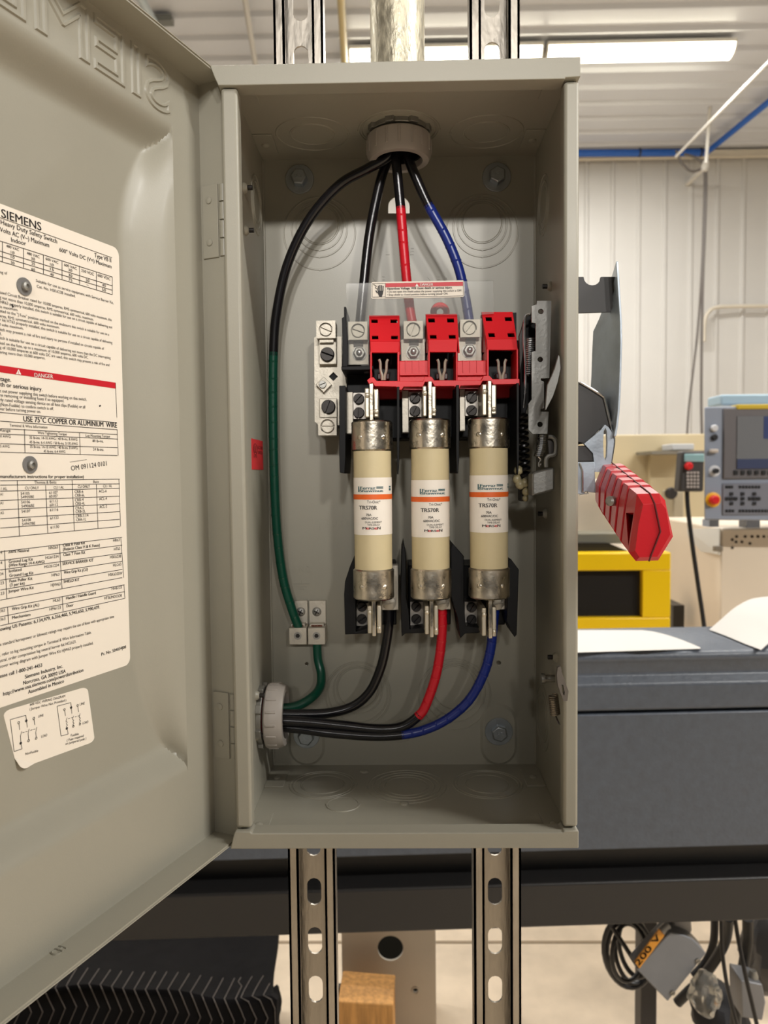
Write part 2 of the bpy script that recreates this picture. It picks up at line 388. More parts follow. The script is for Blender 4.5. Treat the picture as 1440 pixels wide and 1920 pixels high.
for px, py, rr in ((606, 1471, (.019, .026, .029)), (762, 1474, (.019, .024, .029, .034)), (914, 1470, (.019, .027, .030)), (643, 1508, (.0128, .0135))):
    knockout(PZ(px, py, ZB+.0015), (0, 0, 1), rr)
for px, py, X, nr, rr in ((481, 385, -XI, (1, 0, 0), (.014, .019, .024)), (1019, 385, XI, (-1, 0, 0), (.014, .019, .024)), (1018, 1345, XI, (-1, 0, 0), (.015, .021, .028))):
    knockout(PX(px, py, X), nr, rr)
# seam tabs with rivets, at the four long corners
def tab(x0, x1, y0, y1, zs, up):
    z0, z1 = sorted((zs, zs+up*.0013)); o = MB().box(x0, x1, y0, y1, z0, z1).build('seam_tab', GREY, enc, bevel=.0004)
    MB().lathe([(.0032, 0), (.0030, .0010), (.0012, .0019)], ((x0+x1)/2, (y0+y1)/2, zs+up*.0013), (0, 0, up), 16).build('rivet', GREY, o)
for sx in (-1, 1):
    for y0, y1 in ((.004, .046), (.096, .132)):
        x0, x1 = sorted((sx*XI, sx*(XI-.0165)))
        tab(x0, x1, y0, y1, ZB+.0015, 1); tab(x0, x1, y0, y1, ZT-.0015, -1)
# dimple on the base, and weep bump
for px, py in ((758, 1507), (683, 1447)):
    MB().lathe([(.004, 0), (.0032, .0012), (.001, .0018)], PZ(px, py, ZB+.0015), (0, 0, 1), 14).build('dimple', GREY, enc)
# embossed bosses around the lower mounting bolts
for px, py in ((935, 1377), (575, 1378)):
    c = P(px, py, BD); sl = slotpts(c.x, c.z, .034, .058, 10); s2 = slotpts(c.x, c.z, .029, .053, 10)
    mb = MB(); mb.loft([[V((a, BD, b)) for a, b in sl], [V((a, BD-.0018, b)) for a, b in s2]])
    mb.build('mounting_boss', GREY, enc)
# embossed lettering on the back panel
for s_, x0, x1, y, cap in (('L I N E', 723, 776, 478, 13), ('L I G N E', 657, 722, 531, 13), ('L I N E A', 778, 842, 531, 13), ('J  F U S E', 597, 655, 988, 13), ('G N D', 548, 582, 1074, 13)):
    mb = MB(); mb.text(s_, P(x0, y, BD), P(x1, y-.3, BD), cap*m_, FR, lift=-.0001, extrude=.0005, bold=-.006); mb.build('embossed_word', GREY, enc, smooth=0, kind='stuff')
mb = MB()
for k, (w_, y) in enumerate(((15, 1095), (10, 1100), (5, 1105))):
    a = P(565-w_, y, BD); b = P(565+w_, y, BD); mb.box(a.x, b.x, BD-.0005, BD+.0002, a.z-.0003, a.z+.0003)
a = P(565, 1089, BD); b = P(565, 1095, BD); mb.box(a.x-.0003, a.x+.0003, BD-.0005, BD+.0002, b.z, a.z)
mb.build('ground_symbol', GREY, enc, smooth=0, kind='stuff')
# self-piercing screws of the hinges poking through the left wall, and two on the right wall
WELD = mat('pale_weld_paint', (205, 203, 194), .4)
for px, py, X, s_ in ((457, 352, -XI, 1), (460, 432, -XI, 1), (480, 1304, -XI, 1), (481, 1379, -XI, 1), (1033, 537, XI, -1), (1024, 963, XI, -1), (1043, 1232, XI, -1)):
    c = PX(px, py, X); o = MB().lathe([(.0042, 0), (.0036, .0016), (.0022, .0030)], c, (s_, 0, 0), 16).build('screw_boss', GREY, enc)
    MB().cyl(c+V((s_*.002, 0, 0)), c+V((s_*.0068, 0, 0)), .0019, 12).build('screw_tip', DARKSTEEL, o)
# red approval sticker on the left wall
a = PX(471, 822, -XI); b = PX(493, 881, -XI); X = -XI+.0004
ya, yb, za, zb_ = a.y, b.y, b.z, a.z
st = MB().box(-XI, X, min(ya, yb), max(ya, yb), za, zb_).build('approval_sticker', mat('red_sticker', (214, 34, 44), .5), enc, label='small red approval sticker')
mb = MB(); L = abs(yb-ya)
y_, H_ = min(ya, yb), zb_-za
for s_, f0, f1, g, sz in (('UL', .19, .36, .45, .0060), ('ENCLOSED', .48, .93, .30, .0026), ('SWITCH', .52, .90, .47, .0026), ('LISTED', .12, .42, .60, .0018)):
    mb.text(s_, (X, y_+L*f0, zb_-H_*g), (X, y_+L*f1, zb_-H_*g), sz, (1, 0, 0))
el = [V((X+.0002, y_+L*.275+L*.17*math.cos(2*PI*k/24), zb_-H_*.33+H_*.19*math.sin(2*PI*k/24))) for k in range(24)]; ei = [V((X+.0002, y_+L*.275+(p.y-y_-L*.275)*.82, zb_-H_*.33+(p.z-zb_+H_*.33)*.92)) for p in el]
mb.add(el+ei, [(k, (k+1) % 24, 24+(k+1) % 24, 24+k) for k in range(24)])
mb.build('sticker_print', mat('dark_sticker_ink', (70, 12, 14), .6), st, smooth=0)
# door catch on the right wall
lt = MB()
Yc = -.0075
pl = [(1046, 1252), (1051, 1249), (1054, 1262), (1060, 1280), (1066, 1296), (1064, 1314), (1057, 1315), (1051, 1300), (1046, 1284), (1044, 1266)]
lt.pplate(pl, [[(1053, 1284), (1056, 1284), (1059, 1298), (1058, 1305), (1054, 1298)]], Yc-.001, Yc+.003)
catch = lt.build('door_catch', mat('worn_catch_steel', (120, 114, 108), .42, .6), enc, bevel=.0006)
c = PX(1040, 1272, XI); MB().lathe([(.003, 0), (.003, .008), (.0042, .008), (.0042, .011)], V((XI, c.y, c.z)), (-1, 0, 0), 16).build('pivot_pin', ZINC, catch)
a = P(1037, 1303, .022); b = P(1041, 1340, .022)
MB().tube(helix(a, b, .0034, 11), .00062, 6).build('catch_spring', mat('bronze_spring_wire', (142, 132, 118), .4, .8), catch)
MB().tube(spline([b, P(1045, 1350, .018), P(1049, 1358, .012)], 5), .0007, 6).build('spring_hook', STEEL, catch)

# ------------------------------------------------------------------ the door, a pressed pan, part of the enclosure
TH = math.radians(22.3); DD = V((-math.sin(TH), -math.cos(TH), 0)); DN = V((math.cos(TH), -math.sin(TH), 0))
DO = V((-.1453, .0181, 0)); DW = .262; BUL = .015
def DP(u, v, w=0.): return DO+DD*u+DN*w+V((0, 0, ZC+v))
def sst(t): t = max(0, min(1, t)); return t*t*(3-2*t)
def dw(u, v):
    ca = max(0, min(1, (.232-v)/.082)); cb = max(0, min(1, (v+.212)/.105)); A = min(1-(1-ca)**2, 1-(1-cb)**2)
    fb = max(0, min(1, (u-.031)/max(1e-4, .040*A))); fb = fb-.05*math.sin(2*PI*fb)
    fe = max(0, min(1, (DW-.022-u)/.03)); ft = sst((.236-v)/.022); fl = sst((v+.218)/.022)
    m = min(ft, fl); k = .12; h = max(0, min(1, .5+.5*(m-fb)/k)); sm = m*(1-h)+fb*h-k*h*(1-h)*.5
    return -BUL*max(0, min(sm, fe))
us = sorted(set([0, .003, .012, .022, .0305, .0312]+[.031+.0013*k for k in range(32)]+[.073+.006*k for k in range(27)]+[DW-.03+.003*k for k in range(10)]+[DW]))
us = [u for u in us if 0 <= u <= DW]
vs_ = [-.2775+.555*k/260 for k in range(261)]
mb = MB(); nu = len(us)
mb.add([DP(u, v, dw(u, v)) for v in vs_ for u in us], [(j*nu+i, j*nu+i+1, (j+1)*nu+i+1, (j+1)*nu+i) for j in range(len(vs_)-1) for i in range(nu-1)])
FL = .0214
def dbox(u0, u1, v0, v1, w0, w1):
    vs = [DP(u, v, w_) for u in (u0, u1) for w_ in (w0, w1) for v in (v0, v1)]
    return vs, [(0, 1, 3, 2), (4, 6, 7, 5), (0, 4, 5, 1), (2, 3, 7, 6), (0, 2, 6, 4), (1, 5, 7, 3)]
for A in ((0, DW, .2765, .278, -.0012, FL), (0, DW, -.278, -.2765, -.0012, FL), (DW-.0015, DW, -.278, .278, -.0012, FL)): mb.add(*dbox(*A))
mb.add(*dbox(-.0012, .0004, -.2765, .2765, -.0012, FL+.0024))
door = mb.build('door', GREY, enc, smooth=40)
for v0 in (.2778, -.2786): MB().add(*dbox(0, DW, v0, v0+.0008, FL-.0012, FL+.0008)).build('rolled_edge', GREY, door, bevel=.0003)
# name pressed into the top of the door, seen from behind
mb = MB(); mb.text('SIEMENS', DP(.033, .2405), DP(.2505, .2405), .0315, -DN, outline=.026, lift=0., fit=True)
nv = []
for p in mb.v:
    e = p-DP(.033, .2405); nv.append(p-DN*e.dot(DN)+DN*max(-.0004, min(.0011, e.dot(DN)*.05)))
mb.v = nv; mb.build('pressed_lettering', GREY, door)
mb = MB(); mb.text('CH', DP(.158, -.2765, .006), DP(.150, -.2765, .006), .006, (0, 0, 1), outline=.03, lift=0)
mb.v = [V((p.x, p.y, ZB+.0015+(p.z-ZB-.0015)*.02)) for p in mb.v]; mb.build('stamped_letters', GREY, door)
# hinges: leaf on the door's hinge flange plus knuckles
for v0, v1 in ((.152, .204), (-.218, -.168)):
    h = MB(); h.add(*dbox(-.0008, .0018, v0, v1, .002, FL-.006)); hg = h.build('hinge_leaf', GREY, door, bevel=.0003)
    kx = DP(-.0012, 0, FL-.003)
    for k in range(4):
        z0 = ZC+v0+(v1-v0)*k/4+.0006; z1 = ZC+v0+(v1-v0)*(k+1)/4-.0006
        MB().cyl((kx.x, kx.y, z0), (kx.x, kx.y, z1), .0031, 14).build('hinge_knuckle', GREY, hg)
    for vv in (v0+.011, v1-.011):
        MB().lathe([(.0026, 0), (.0024, .0008), (.001, .0013)], DP(.0018, vv, .008), DD, 14).build('hinge_rivet', GREY, hg)
# ------------------------------------------------------------------ printed labels on the inside of the door
def DU(px, py, w_):                      # where a sight line meets the door's inner face
    d = ray(px, py); o = DP(0, 0, w_); t = (o-CAM).dot(DN)/d.dot(DN); return CAM+d*t
LW = -BUL+.0004
def duv(px, py):
    p = DU(px, py, LW); e = p-DP(0, 0, 0); return e.dot(DD), p.z-ZC
def sheet(us_vs, t, r):
    x0, x1, y0, y1 = us_vs; mb = MB()
    return mb.plate(rrect(x0, x1, y0, y1, r), [], DP(0, 0, -BUL), DD, (0, 0, 1), DN, t)
lab = sheet((.0700, .252, -.1325, .1432), .0004, .005).build('rating_label', LABELW, door, smooth=0, label='large white printed rating label')
ink, inkw, red = MB(), MB(), MB()
def R(k, x, y): return (x/4.685, {2: 370, 3: 740, 4: 1100}[k]+y/4.685)
def T(k, s, x0, y0, x1, y1, cap, bold=0., m=None, lift=.0002):
    a = DU(*R(k, x0, y0), LW); b = DU(*R(k, x1, y1), LW)
    px, py = R(k, (x0+x1)/2, (y0+y1)/2); c = (DU(px, py, LW)-DU(px, py-cap/4.685, LW)); cp = abs(c.z)
    (m or ink).text(s, a, b, cp, DN, bold=bold*.011 if bold >= .5 else 0., lift=lift)
def C(k, s, cx, cy, wd, cap, bold=0.):
    px, py = R(k, cx, cy); u, v = duv(px, py); u0, _ = duv(px-wd/9.37, py); u1, _ = duv(px+wd/9.37, py)
    c = abs(duv(px, py-cap/4.685)[1]-v); ink.text(s, DP(u0, v, LW), DP(u1, v, LW), c, DN, bold=bold*.011)
def H(k, v_at, xl, xr, wd=.00035):       # horizontal rule at the height seen at zoom point v_at
    _, v = duv(*R(k, *v_at)); u0 = duv(*R(k, xl[0], xl[1]))[0] if xl else .249; u1 = duv(*R(k, *xr))[0]
    ink.strip(DP(u0, v, LW), DP(u1, v, LW), wd, DN)
def L(k, x0, y0, x1, y1, wd=.00035, m=None):
    (m or ink).strip(DU(*R(k, x0, y0), LW), DU(*R(k, x1, y1), LW), wd, DN)
T(2, 'SIEMENS', 12, 175, 362, 295, 74, .75)
L(2, -200, 108, 982, 530, .0003)
for a in (('Heavy Duty Safety Switch', 5, 235, 500, 405, 40), ('Volts AC (V~) Maximum', -2, 300, 430, 440, 40), ('Indoor', 98, 390, 228, 425, 38), ('Type VB II', 828, 525, 975, 572, 38), ("600'' Volts DC (V=) Maximum", 520, 475, 978, 625, 34)): T(2, *a, .5)
# table 1
vx = [(20, 390, 568), (205, 450, 620), (380, 505, 675), (543, 555, 722), (697, 600, 770), (845, 655, 812), (985, 700, 855)]
for x, y0, y1 in vx: L(2, x, y0, x, y1)
for f in (0, .5, .75, 1.):
    L(2, 20, 390+178*f, 985, 700+155*f); L(2, -160, 340+165*f, 20, 390+178*f)
for cx, rows in ((110, (('480 VAC', 455), ('1Ø', 497), ('10', 537), ('30', 587))), (290, (('480 VAC', 518), ('3Ø', 552), ('25', 595), ('60', 645))), (455, (('600 VAC', 567), ('1Ø', 604), ('15', 645), ('40', 690))), (617, (('600 VAC', 620), ('3Ø', 652), ('30', 697), ('75', 737))), (768, (('250 VDC', 670), ('20', 742), ('-', 778))), (912, (('600 VDC', 712), ('40', 785), ('50', 825)))):
    for s, y in rows: C(2, s, cx, y, 110 if len(s) > 3 else 16*len(s), 24, .3)
body = [('ng of', 0, 668, 62, 680), ('Suitable for use as service equipment with Service Barrier Kit,', 315, 742, 995, 938), ('Cat. No. HSK623B installed.', 322, 792, 662, 880),
 ('isted Circuit Breaker rated for 10,000 amperes, RMS symmetrical, 600 volts maximum, this', -3, 845, 980, 1088), ('g not more than 10,000 amperes, RMS symmetrical, 600 volts, maximum.', -5, 888, 822, 1085),
 ('HR63 properly installed, this switch is suitable for use on a circuit capable of delivering not', 2, 930, 985, 1153), ('is maximum.', 0, 972, 157, 1000),
 ('ated to the "J Fuse" position marked on the enclosure this switch is suitable for use on a', -2, 1008, 957, 1216), ('eres, RMS symmetrical, 600 volts maximum.', -2, 1052, 522, 1155),
 ('r kit HT63 properly installed, this switch is suitable for use on a circuit capable of delivering', -2, 1085, 985, 1288), ('l volts maximum.', 0, 1128, 205, 1163),
 ('itch may present a risk of fire and injury to persons if installed on circuits capable of', -2, 1172, 912, 1340), ('l.', 0, 1210, 15, 1212), ('itch is suitable for use on a circuit capable of delivering not more than the DC interrupting', -2, 1245, 970, 1422),
 ('ked on the fuse, up to a maximum of 10,000 amperes, 600 volts DC.', -3, 1290, 775, 1418), ('g of 10,000 amperes at 600 volts DC are used, this switch may present a risk of fire and', -3, 1328, 960, 1484), ('ering more than 10,000 amperes.', -2, 1370, 395, 1424)]
for s, x0, y0, x1, y1 in body: T(2, s, x0, y0, x1, y1, 25, .35)
# danger band
p = [DU(*R(2, -420, 1428), LW), DU(*R(2, 1015, 1680), LW), DU(*R(2, 1013, 1628), LW), DU(*R(2, -420, 1360), LW)]
v0 = duv(*R(2, 1015, 1680))[1]; v1 = duv(*R(2, 1013, 1628))[1]; u1 = duv(*R(2, 1014, 1654))[0]
red.add([DP(.249, v0, LW+.00015), DP(u1, v0, LW+.00015), DP(u1, v1, LW+.00015), DP(.249, v1, LW+.00015)], [(0, 1, 2, 3)])
T(2, 'DANGER', 300, 1578, 463, 1592, 36, 1., inkw, .0004)
tr = [DU(*R(2, *a), LW+.0004) for a in ((140, 1553), (187, 1557), (163, 1508))]; inkw.add(tr, [(0, 1, 2)])
tr = [DU(*R(2, *a), LW+.0006) for a in ((161, 1548), (166, 1548), (165, 1525), (162, 1525))]; red.add(tr, [(0, 1, 2, 3)])
L(2, 1013, 1628, 1025, 1935)
T(2, 'tage.', 0, 1612, 95, 1620, 38, 1.); T(2, 'th or serious injury.', 0, 1660, 370, 1703, 38, 1.)
for a in (('t out power supplying this switch before working on this switch.', -3, 1712, 760, 1788), ('re removing or installing fuses if so equipped.', -3, 1750, 562, 1800), ('rly rated voltage sensing device on all fuse clips (Fusible) or all', -3, 1790, 747, 1855), ('(Non-Fusible) to confirm switch is off.', 0, 1832, 470, 1870), ('ver before turning power on.', -2, 1870, 357, 1895)): T(2, *a, 28, .4)
L(3, -300, 130, 1025, 245); T(3, 'USE 75°C COPPER OR ALUMINIUM  WIRE', 205, 235, 1025, 290, 46, 1.2)
T(3, 'Terminal & Wire Information', 83, 280, 415, 298, 24, .3)
for yl, yr in ((232, 308), (298, 350), (345, 390), (430, 466), (505, 535)): L(3, 0, yl, 1030, yr)
L(3, 213, 303, 218, 512); L(3, 697, 333, 704, 525); L(3, 1028, 308, 1037, 535)
for a in (('Range', 0, 322, 90, 328), ('0 AWG', 0, 375, 92, 380), ('5 AWG', 0, 463, 82, 467), ('Wire Tightening Torque', 330, 345, 585, 358), ('Lug Mounting Torque', 752, 370, 965, 378), ('35 lb-ins. 14-10 AWG / 40 lb-ins. 8 AWG', 258, 388, 678, 405), ('45 lb-ins. 6-4 AWG / 50 lb-ins. 3-1/0 AWG', 258, 428, 680, 443), ('80 lb-ins.', 812, 417, 908, 420), ('35 lb-ins. 14-10 AWG / 40 lb-ins. 8 AWG', 262, 468, 680, 480), ('45 lb-ins. 6-4 AWG', 382, 508, 572, 512), ('24 lb-ins.', 815, 490, 912, 495)): T(3, *a, 24, .3)
T(3, 'OM 091124 0101', 625, 668, 937, 622, 42, .1)
L(3, 610, 593, 760, 570, .0002)
T(3, 'manufacturers instructions for proper installation)', -3, 732, 735, 733, 28, 1.)
for x, yt in ((150, 755), (632, 750)): L(3, x, yt, x+20, 1240 if x < 200 else 1195)
L(3, 400, 797, 418, 1215); L(3, 845, 790, 860, 1175); L(3, 1043, 742, 1057, 1158)
for yl, yr in ((756, 742), (795, 783), (848, 822), (930, 892), (1012, 958), (1090, 1027), (1172, 1095), (1258, 1158)): L(3, 0, yl, 1050, yr)
for a in (('Thomas & Betts', 300, 782, 493, 780), ('Ilsco', 818, 777, 867, 775), ('/ AL', 5, 840, 62, 836), ('CU ONLY', 218, 832, 340, 830), ('CU / AL', 470, 828, 560, 825), ('CU ONLY', 683, 820, 788, 817), ('CU / AL', 905, 815, 983, 812),
 ('A1', 0, 888, 25, 886), ('54105', 180, 880, 258, 878), ('54905BE', 182, 912, 297, 908), ('61107', 430, 873, 505, 870), ('60107', 430, 905, 505, 902), ('CRB-6', 655, 865, 730, 862), ('CRB-6L', 657, 897, 743, 893), ('ACL-6', 867, 860, 935, 857),
 ('A1', 0, 965, 27, 963), ('54106', 185, 957, 262, 953), ('54906BE', 187, 992, 300, 985), ('61112', 435, 948, 507, 945), ('60112', 435, 982, 508, 978), ('CRB-4', 657, 938, 733, 932), ('CRB-4L', 660, 970, 745, 965), ('ACL-4', 870, 928, 938, 923),
 ('A5', 2, 1052, 32, 1048), ('54107', 188, 1038, 265, 1033), ('61116', 437, 1025, 510, 1020), ('CRA-2', 662, 1010, 735, 1003), ('CRB-2L', 663, 1040, 750, 1033), ('ACL-2', 873, 998, 940, 992), ('54108', 192, 1117, 270, 1110), ('54947BE', 193, 1150, 308, 1140), ('61122', 440, 1097, 514, 1090), ('CRB-1-14', 665, 1080, 775, 1070), ('CRA-1L', 667, 1112, 755, 1105), ('61130', 443, 1178, 518, 1170)): T(3, *a, 25, .3)
L(3, 38, 1367, 58, 1790); L(3, 521, 1312, 543, 1705); L(3, 1060, 1252, 1085, 1607)
for yl, yr in ((1380, 1252), (1458, 1322), (1540, 1392), (1630, 1463), (1716, 1535), (1805, 1607)): L(3, 0, yl, 1072, yr)
for s, x0, y0, x1, y1, b in (('4', 0, 1400, 18, 1397, 0), ('200% Neutral', 70, 1393, 252, 1378, 1), ('HN263', 427, 1360, 508, 1350, 0), ('Class R Fuse Kit', 552, 1335, 745, 1312, 1), ('(Rejects Class H & K Fuses)', 553, 1370, 875, 1332, 1), ('HR63', 993, 1293, 1050, 1286, 0),
 ('4', 0, 1490, 18, 1488, 0), ('Ground Lug Kit', 75, 1480, 287, 1457, 1), ('(Wire Range 14-4 AWG)', 77, 1513, 390, 1478, 1), ('HG61234', 398, 1445, 513, 1431, 0), ('Class T Fuse Kit', 555, 1418, 747, 1395, 1), ('HT63', 1000, 1370, 1053, 1363, 0), ('34', 0, 1588, 28, 1584, 0), ('Isolated', 77, 1562, 187, 1547, 1), ('Ground Lug Kit', 80, 1602, 292, 1576, 1), ('HG261234', 388, 1525, 517, 1508, 0), ('SERVICE BARRIER KIT', 548, 1497, 820, 1464, 1), ('HSK623B', 965, 1440, 1063, 1429, 0),
 ('23', 0, 1668, 32, 1664, 0), ('Fuse Puller Kit', 82, 1650, 283, 1625, 1), ('(3 per kit)', 85, 1685, 215, 1668, 1), ('HP63', 453, 1598, 520, 1590, 0), ('Wire Grip Kit (CU)', 560, 1575, 770, 1546, 1), ('HLC63', 992, 1510, 1063, 1500, 0), ('23', 2, 1760, 36, 1755, 0), ('Jumper Wire Kit', 72, 1740, 295, 1705, 1), ('HJW63', 445, 1685, 530, 1675, 0), ('SHIELD KIT', 557, 1655, 697, 1635, 1), ('HSK63SSW', 950, 1595, 1073, 1580, 0),
 ('Wire Grip Kit (AL)', 103, 1895, 342, 1857, 1), ('HL63', 465, 1822, 527, 1813, 0), ('Handle / Handle Guard', 580, 1800, 840, 1752, 1), ('HH6123', 980, 1717, 1068, 1702, 0), ('HM6123', 433, 1898, 533, 1880, 0), ('Door', 583, 1868, 643, 1858, 1), ('HF363NDOOR', 915, 1800, 1070, 1775, 0), ('363', 0, 1912, 42, 1905, 0)): T(3, s, x0, y0, x1, y1, 26, .2+.6*b)
for yl, yr in ((1878, 1670), (1952, 1730), (2030, 1790)): L(3, 0, yl, 1092, yr)
L(3, 65, 1868, 75, 2012); L(3, 545, 1772, 553, 1903); L(3, 1088, 1670, 1096, 1790)
T(4, 'Mechanism', 105, 285, 265, 255, 26, .8); T(4, '363', 0, 300, 45, 293, 26, .2)
T(4, 'owing US Patents: 6,134,979, 6,356,460, 5,945,650, 5,990,439.', 0, 390, 875, 190, 30, 1.)
for a in (('e standard horsepower or kilowatt ratings may require the use of fuses with appropriate time', -2, 522, 1000, 272), (', refer to lug mounting torque in Terminal & Wire Information Table.', 0, 612, 802, 412), ('utral, order compression lug neutral barrier kit HCL623.', -3, 665, 668, 492), ('cover wiring diagram with Jumper Wire Kit HJW63 properly installed.', -2, 715, 818, 505)): T(4, *a, 27, .4)
for a in (('ease call 1-800-241-4453', -3, 802, 368, 702), ('Siemens Industry, Inc.', 218, 808, 550, 710), ('Norcross, GA 30092 USA', 203, 862, 575, 755), ('http://www.usa.siemens.com/powerdistribution', 27, 960, 730, 745), ('Assembled in Mexico', 245, 942, 560, 842)): T(4, *a, 32, .9)
T(4, 'Pc. No. 504034J08', 890, 607, 1105, 540, 27, .8)
# handwritten flecks
for k, x, y in ((2, 98, 950), (2, 104, 965), (3, 870, 102)): L(k, x, y, x+14, y-8, .0009)
# wiring sticker
cn = [duv(*z) for z in ((5, 1334), (164, 1287), (178, 1390), (33, 1443))]       # corners TL, TR, BR, BL on the door
def bil(x, y):
    (ua, va), (ub, vb), (uc, vc), (ud, vd) = cn
    return ((ua*(1-x)+ub*x)*y+(ud*(1-x)+uc*x)*(1-y), (va*(1-x)+vb*x)*y+(vd*(1-x)+vc*x)*(1-y))
mb = MB(); rim = rrect(0, 1, 0, 1, .085, 6)
def stp(x, y, w_): u, v = bil(x, y); c_ = max(0, .2-x-y); return DP(u, v, -BUL+w_+c_*.02)
i0 = max(i for i, (x, y) in enumerate(rim) if x+y > .2 and y > .5 and x < .5)+1; i1 = min(i for i, (x, y) in enumerate(rim) if i > i0 and x+y > .2)
main = rim[:i0]+[(0, .2), (.2, 0)]+rim[i1:]; cor = [(0, .2)]+rim[i0:i1]+[(.2, 0)]
for pg in (main, cor):                              # flat sheet and its curled lower left corner
    n_ = len(pg)
    mb.add([stp(x, y, .0004) for x, y in pg]+[stp(x, y, .0001) for x, y in pg], [tuple(range(n_)), tuple(range(2*n_-1, n_-1, -1))]+[(i, (i+1) % n_, n_+(i+1) % n_, n_+i) for i in range(n_)])
st2 = mb.build('wiring_label', LABELW, door, smooth=0, label='small white wiring diagram sticker')
ink2 = MB()
def T2(*z): T(4, *z, 22, .25, ink2)
for z in (('600 VDC WIRING DIAGRAM', 262, 1047, 570, 970), ('( Jumper Wire Not Provided )', 258, 1087, 580, 1005), ('LINE', 335, 1150, 380, 1138), ('LOAD', 360, 1327, 412, 1312), ('NonFusible', 220, 1480, 333, 1450), ('LINE', 700, 1044, 742, 1033), ('LOAD', 723, 1210, 773, 1197), ('Fusible', 620, 1318, 690, 1302), ('( Fuse required', 585, 1360, 733, 1318), ('on jumpered pole )', 572, 1392, 755, 1342)): T2(*z)
def PL(pts):
    for i in range(len(pts)-1): L(4, *pts[i], *pts[i+1], .0003, ink2)
def dot(x, y, r, full):
    c = DU(*R(4, x, y), LW+.0003); n = 10
    if full: ink2.add([c+DD*r*math.cos(2*PI*k/n)+V((0, 0, r*math.sin(2*PI*k/n))) for k in range(n)], [tuple(range(n))])
    else:
        vs = [c+(DD*math.cos(2*PI*k/n)+V((0, 0, math.sin(2*PI*k/n))))*rr for rr in (r, r*.6) for k in range(n)]
        ink2.add(vs, [(k, (k+1) % n, n+(k+1) % n, n+k) for k in range(n)])
PL([(183, 1375), (192, 1425), (123, 1447), (88, 1168), (225, 1130), (232, 1178), (238, 1235)]); PL([(165, 1200), (172, 1258)]); PL([(190, 1270), (178, 1310), (183, 1375)]); PL([(255, 1248), (245, 1290), (252, 1348)]); PL([(298, 1160), (304, 1215)]); PL([(322, 1232), (312, 1280), (318, 1326)])
for x in (195, 222, 265, 290): PL([(x, 1283-(x-195)*.3), (x+18, 1278-(x-195)*.3)])
PL([(588, 1245), (597, 1295), (535, 1312), (500, 1050), (620, 1018), (626, 1062), (630, 1115)]); PL([(567, 1085), (573, 1135)]); PL([(683, 1047), (688, 1100)])
for x, y in ((588, 1150), (645, 1133), (703, 1113)):
    PL([(x, y), (x-10, y+32), (x+2, y+42), (x-8, y+55), (x+4, y+66), (x-6, y+78), (x, y+92)])
for x in (597, 622, 655, 680): PL([(x, 1160-(x-597)*.28), (x+16, 1156-(x-597)*.28)])
for x, y, f in ((165, 1195, 0), (298, 1157, 0), (252, 1353, 0), (319, 1331, 0), (232, 1178, 1), (183, 1375, 1), (567, 1080, 0), (683, 1043, 0), (645, 1226, 0), (704, 1207, 0), (626, 1062, 1), (588, 1245, 1)): dot(x, y, .0008, f)
ink.build('label_print', INK, door, smooth=0); inkw.build('danger_print', WHITEINK, door, smooth=0); red.build('danger_band', REDINK, door, smooth=0)
ink2.build('wiring_print', INK, door, smooth=0)
for px, py in ((44.6, 537.5), (55.5, 871.5)):
    u, v = duv(px, py); c = DP(u, v, LW); r = MB().lathe([(.0050, 0), (.0050, .0007)], c, DN, 24).build('grommet', mat('grey_grommet', (120, 118, 116), .5), door)
    MB().lathe([(.0024, 0), (.0024, .0022), (.0012, .0026), (.0010, .0014)], c+DN*.0006, DN, 20).build('rivet', ZINC, door)
# ================================================================== mounting bolts
def bolt(px, py, label, ang, Y=BD, s=1.):
    c = P(px, py, Y); t = thing('mounting_bolt', label, 'bolt', (c.x, Y, c.z), 'enclosure mounting bolts')
    c = V((c.x, Y, c.z)); MB().ringbody(c, FR, .004, .0128*s,   .0018, 36).build('washer', BOLTM, t, bevel=.0003)
    MB().lathe([(.0076, 0), (.0076, .0062), (.0066, .0072)], c+FR*.0018, FR, 6, hint=(math.sin(ang), 0, math.cos(ang))).build('hex_head', BOLTM, t, smooth=20, bevel=.0004)
    mb = MB(); mb.text('A2', c+V((-.003, -.009, -.001)), c+V((.003, -.009, -.001)), .003, FR, extrude=.0002); mb.build('head_mark', BOLTM, t, smooth=0)
bolt(562, 337, 'zinc hex bolt and washer in the upper left of the back panel', .1)
bolt(931, 333, 'zinc hex bolt and washer in the upper right of the back panel', .5)
bolt(935, 1371, 'zinc hex bolt and washer in the lower right of the back panel', .3, BD-.0018)
bolt(575, 1378, 'zinc hex bolt half hidden behind the load cables at the lower left', .2, BD-.0018, .95)

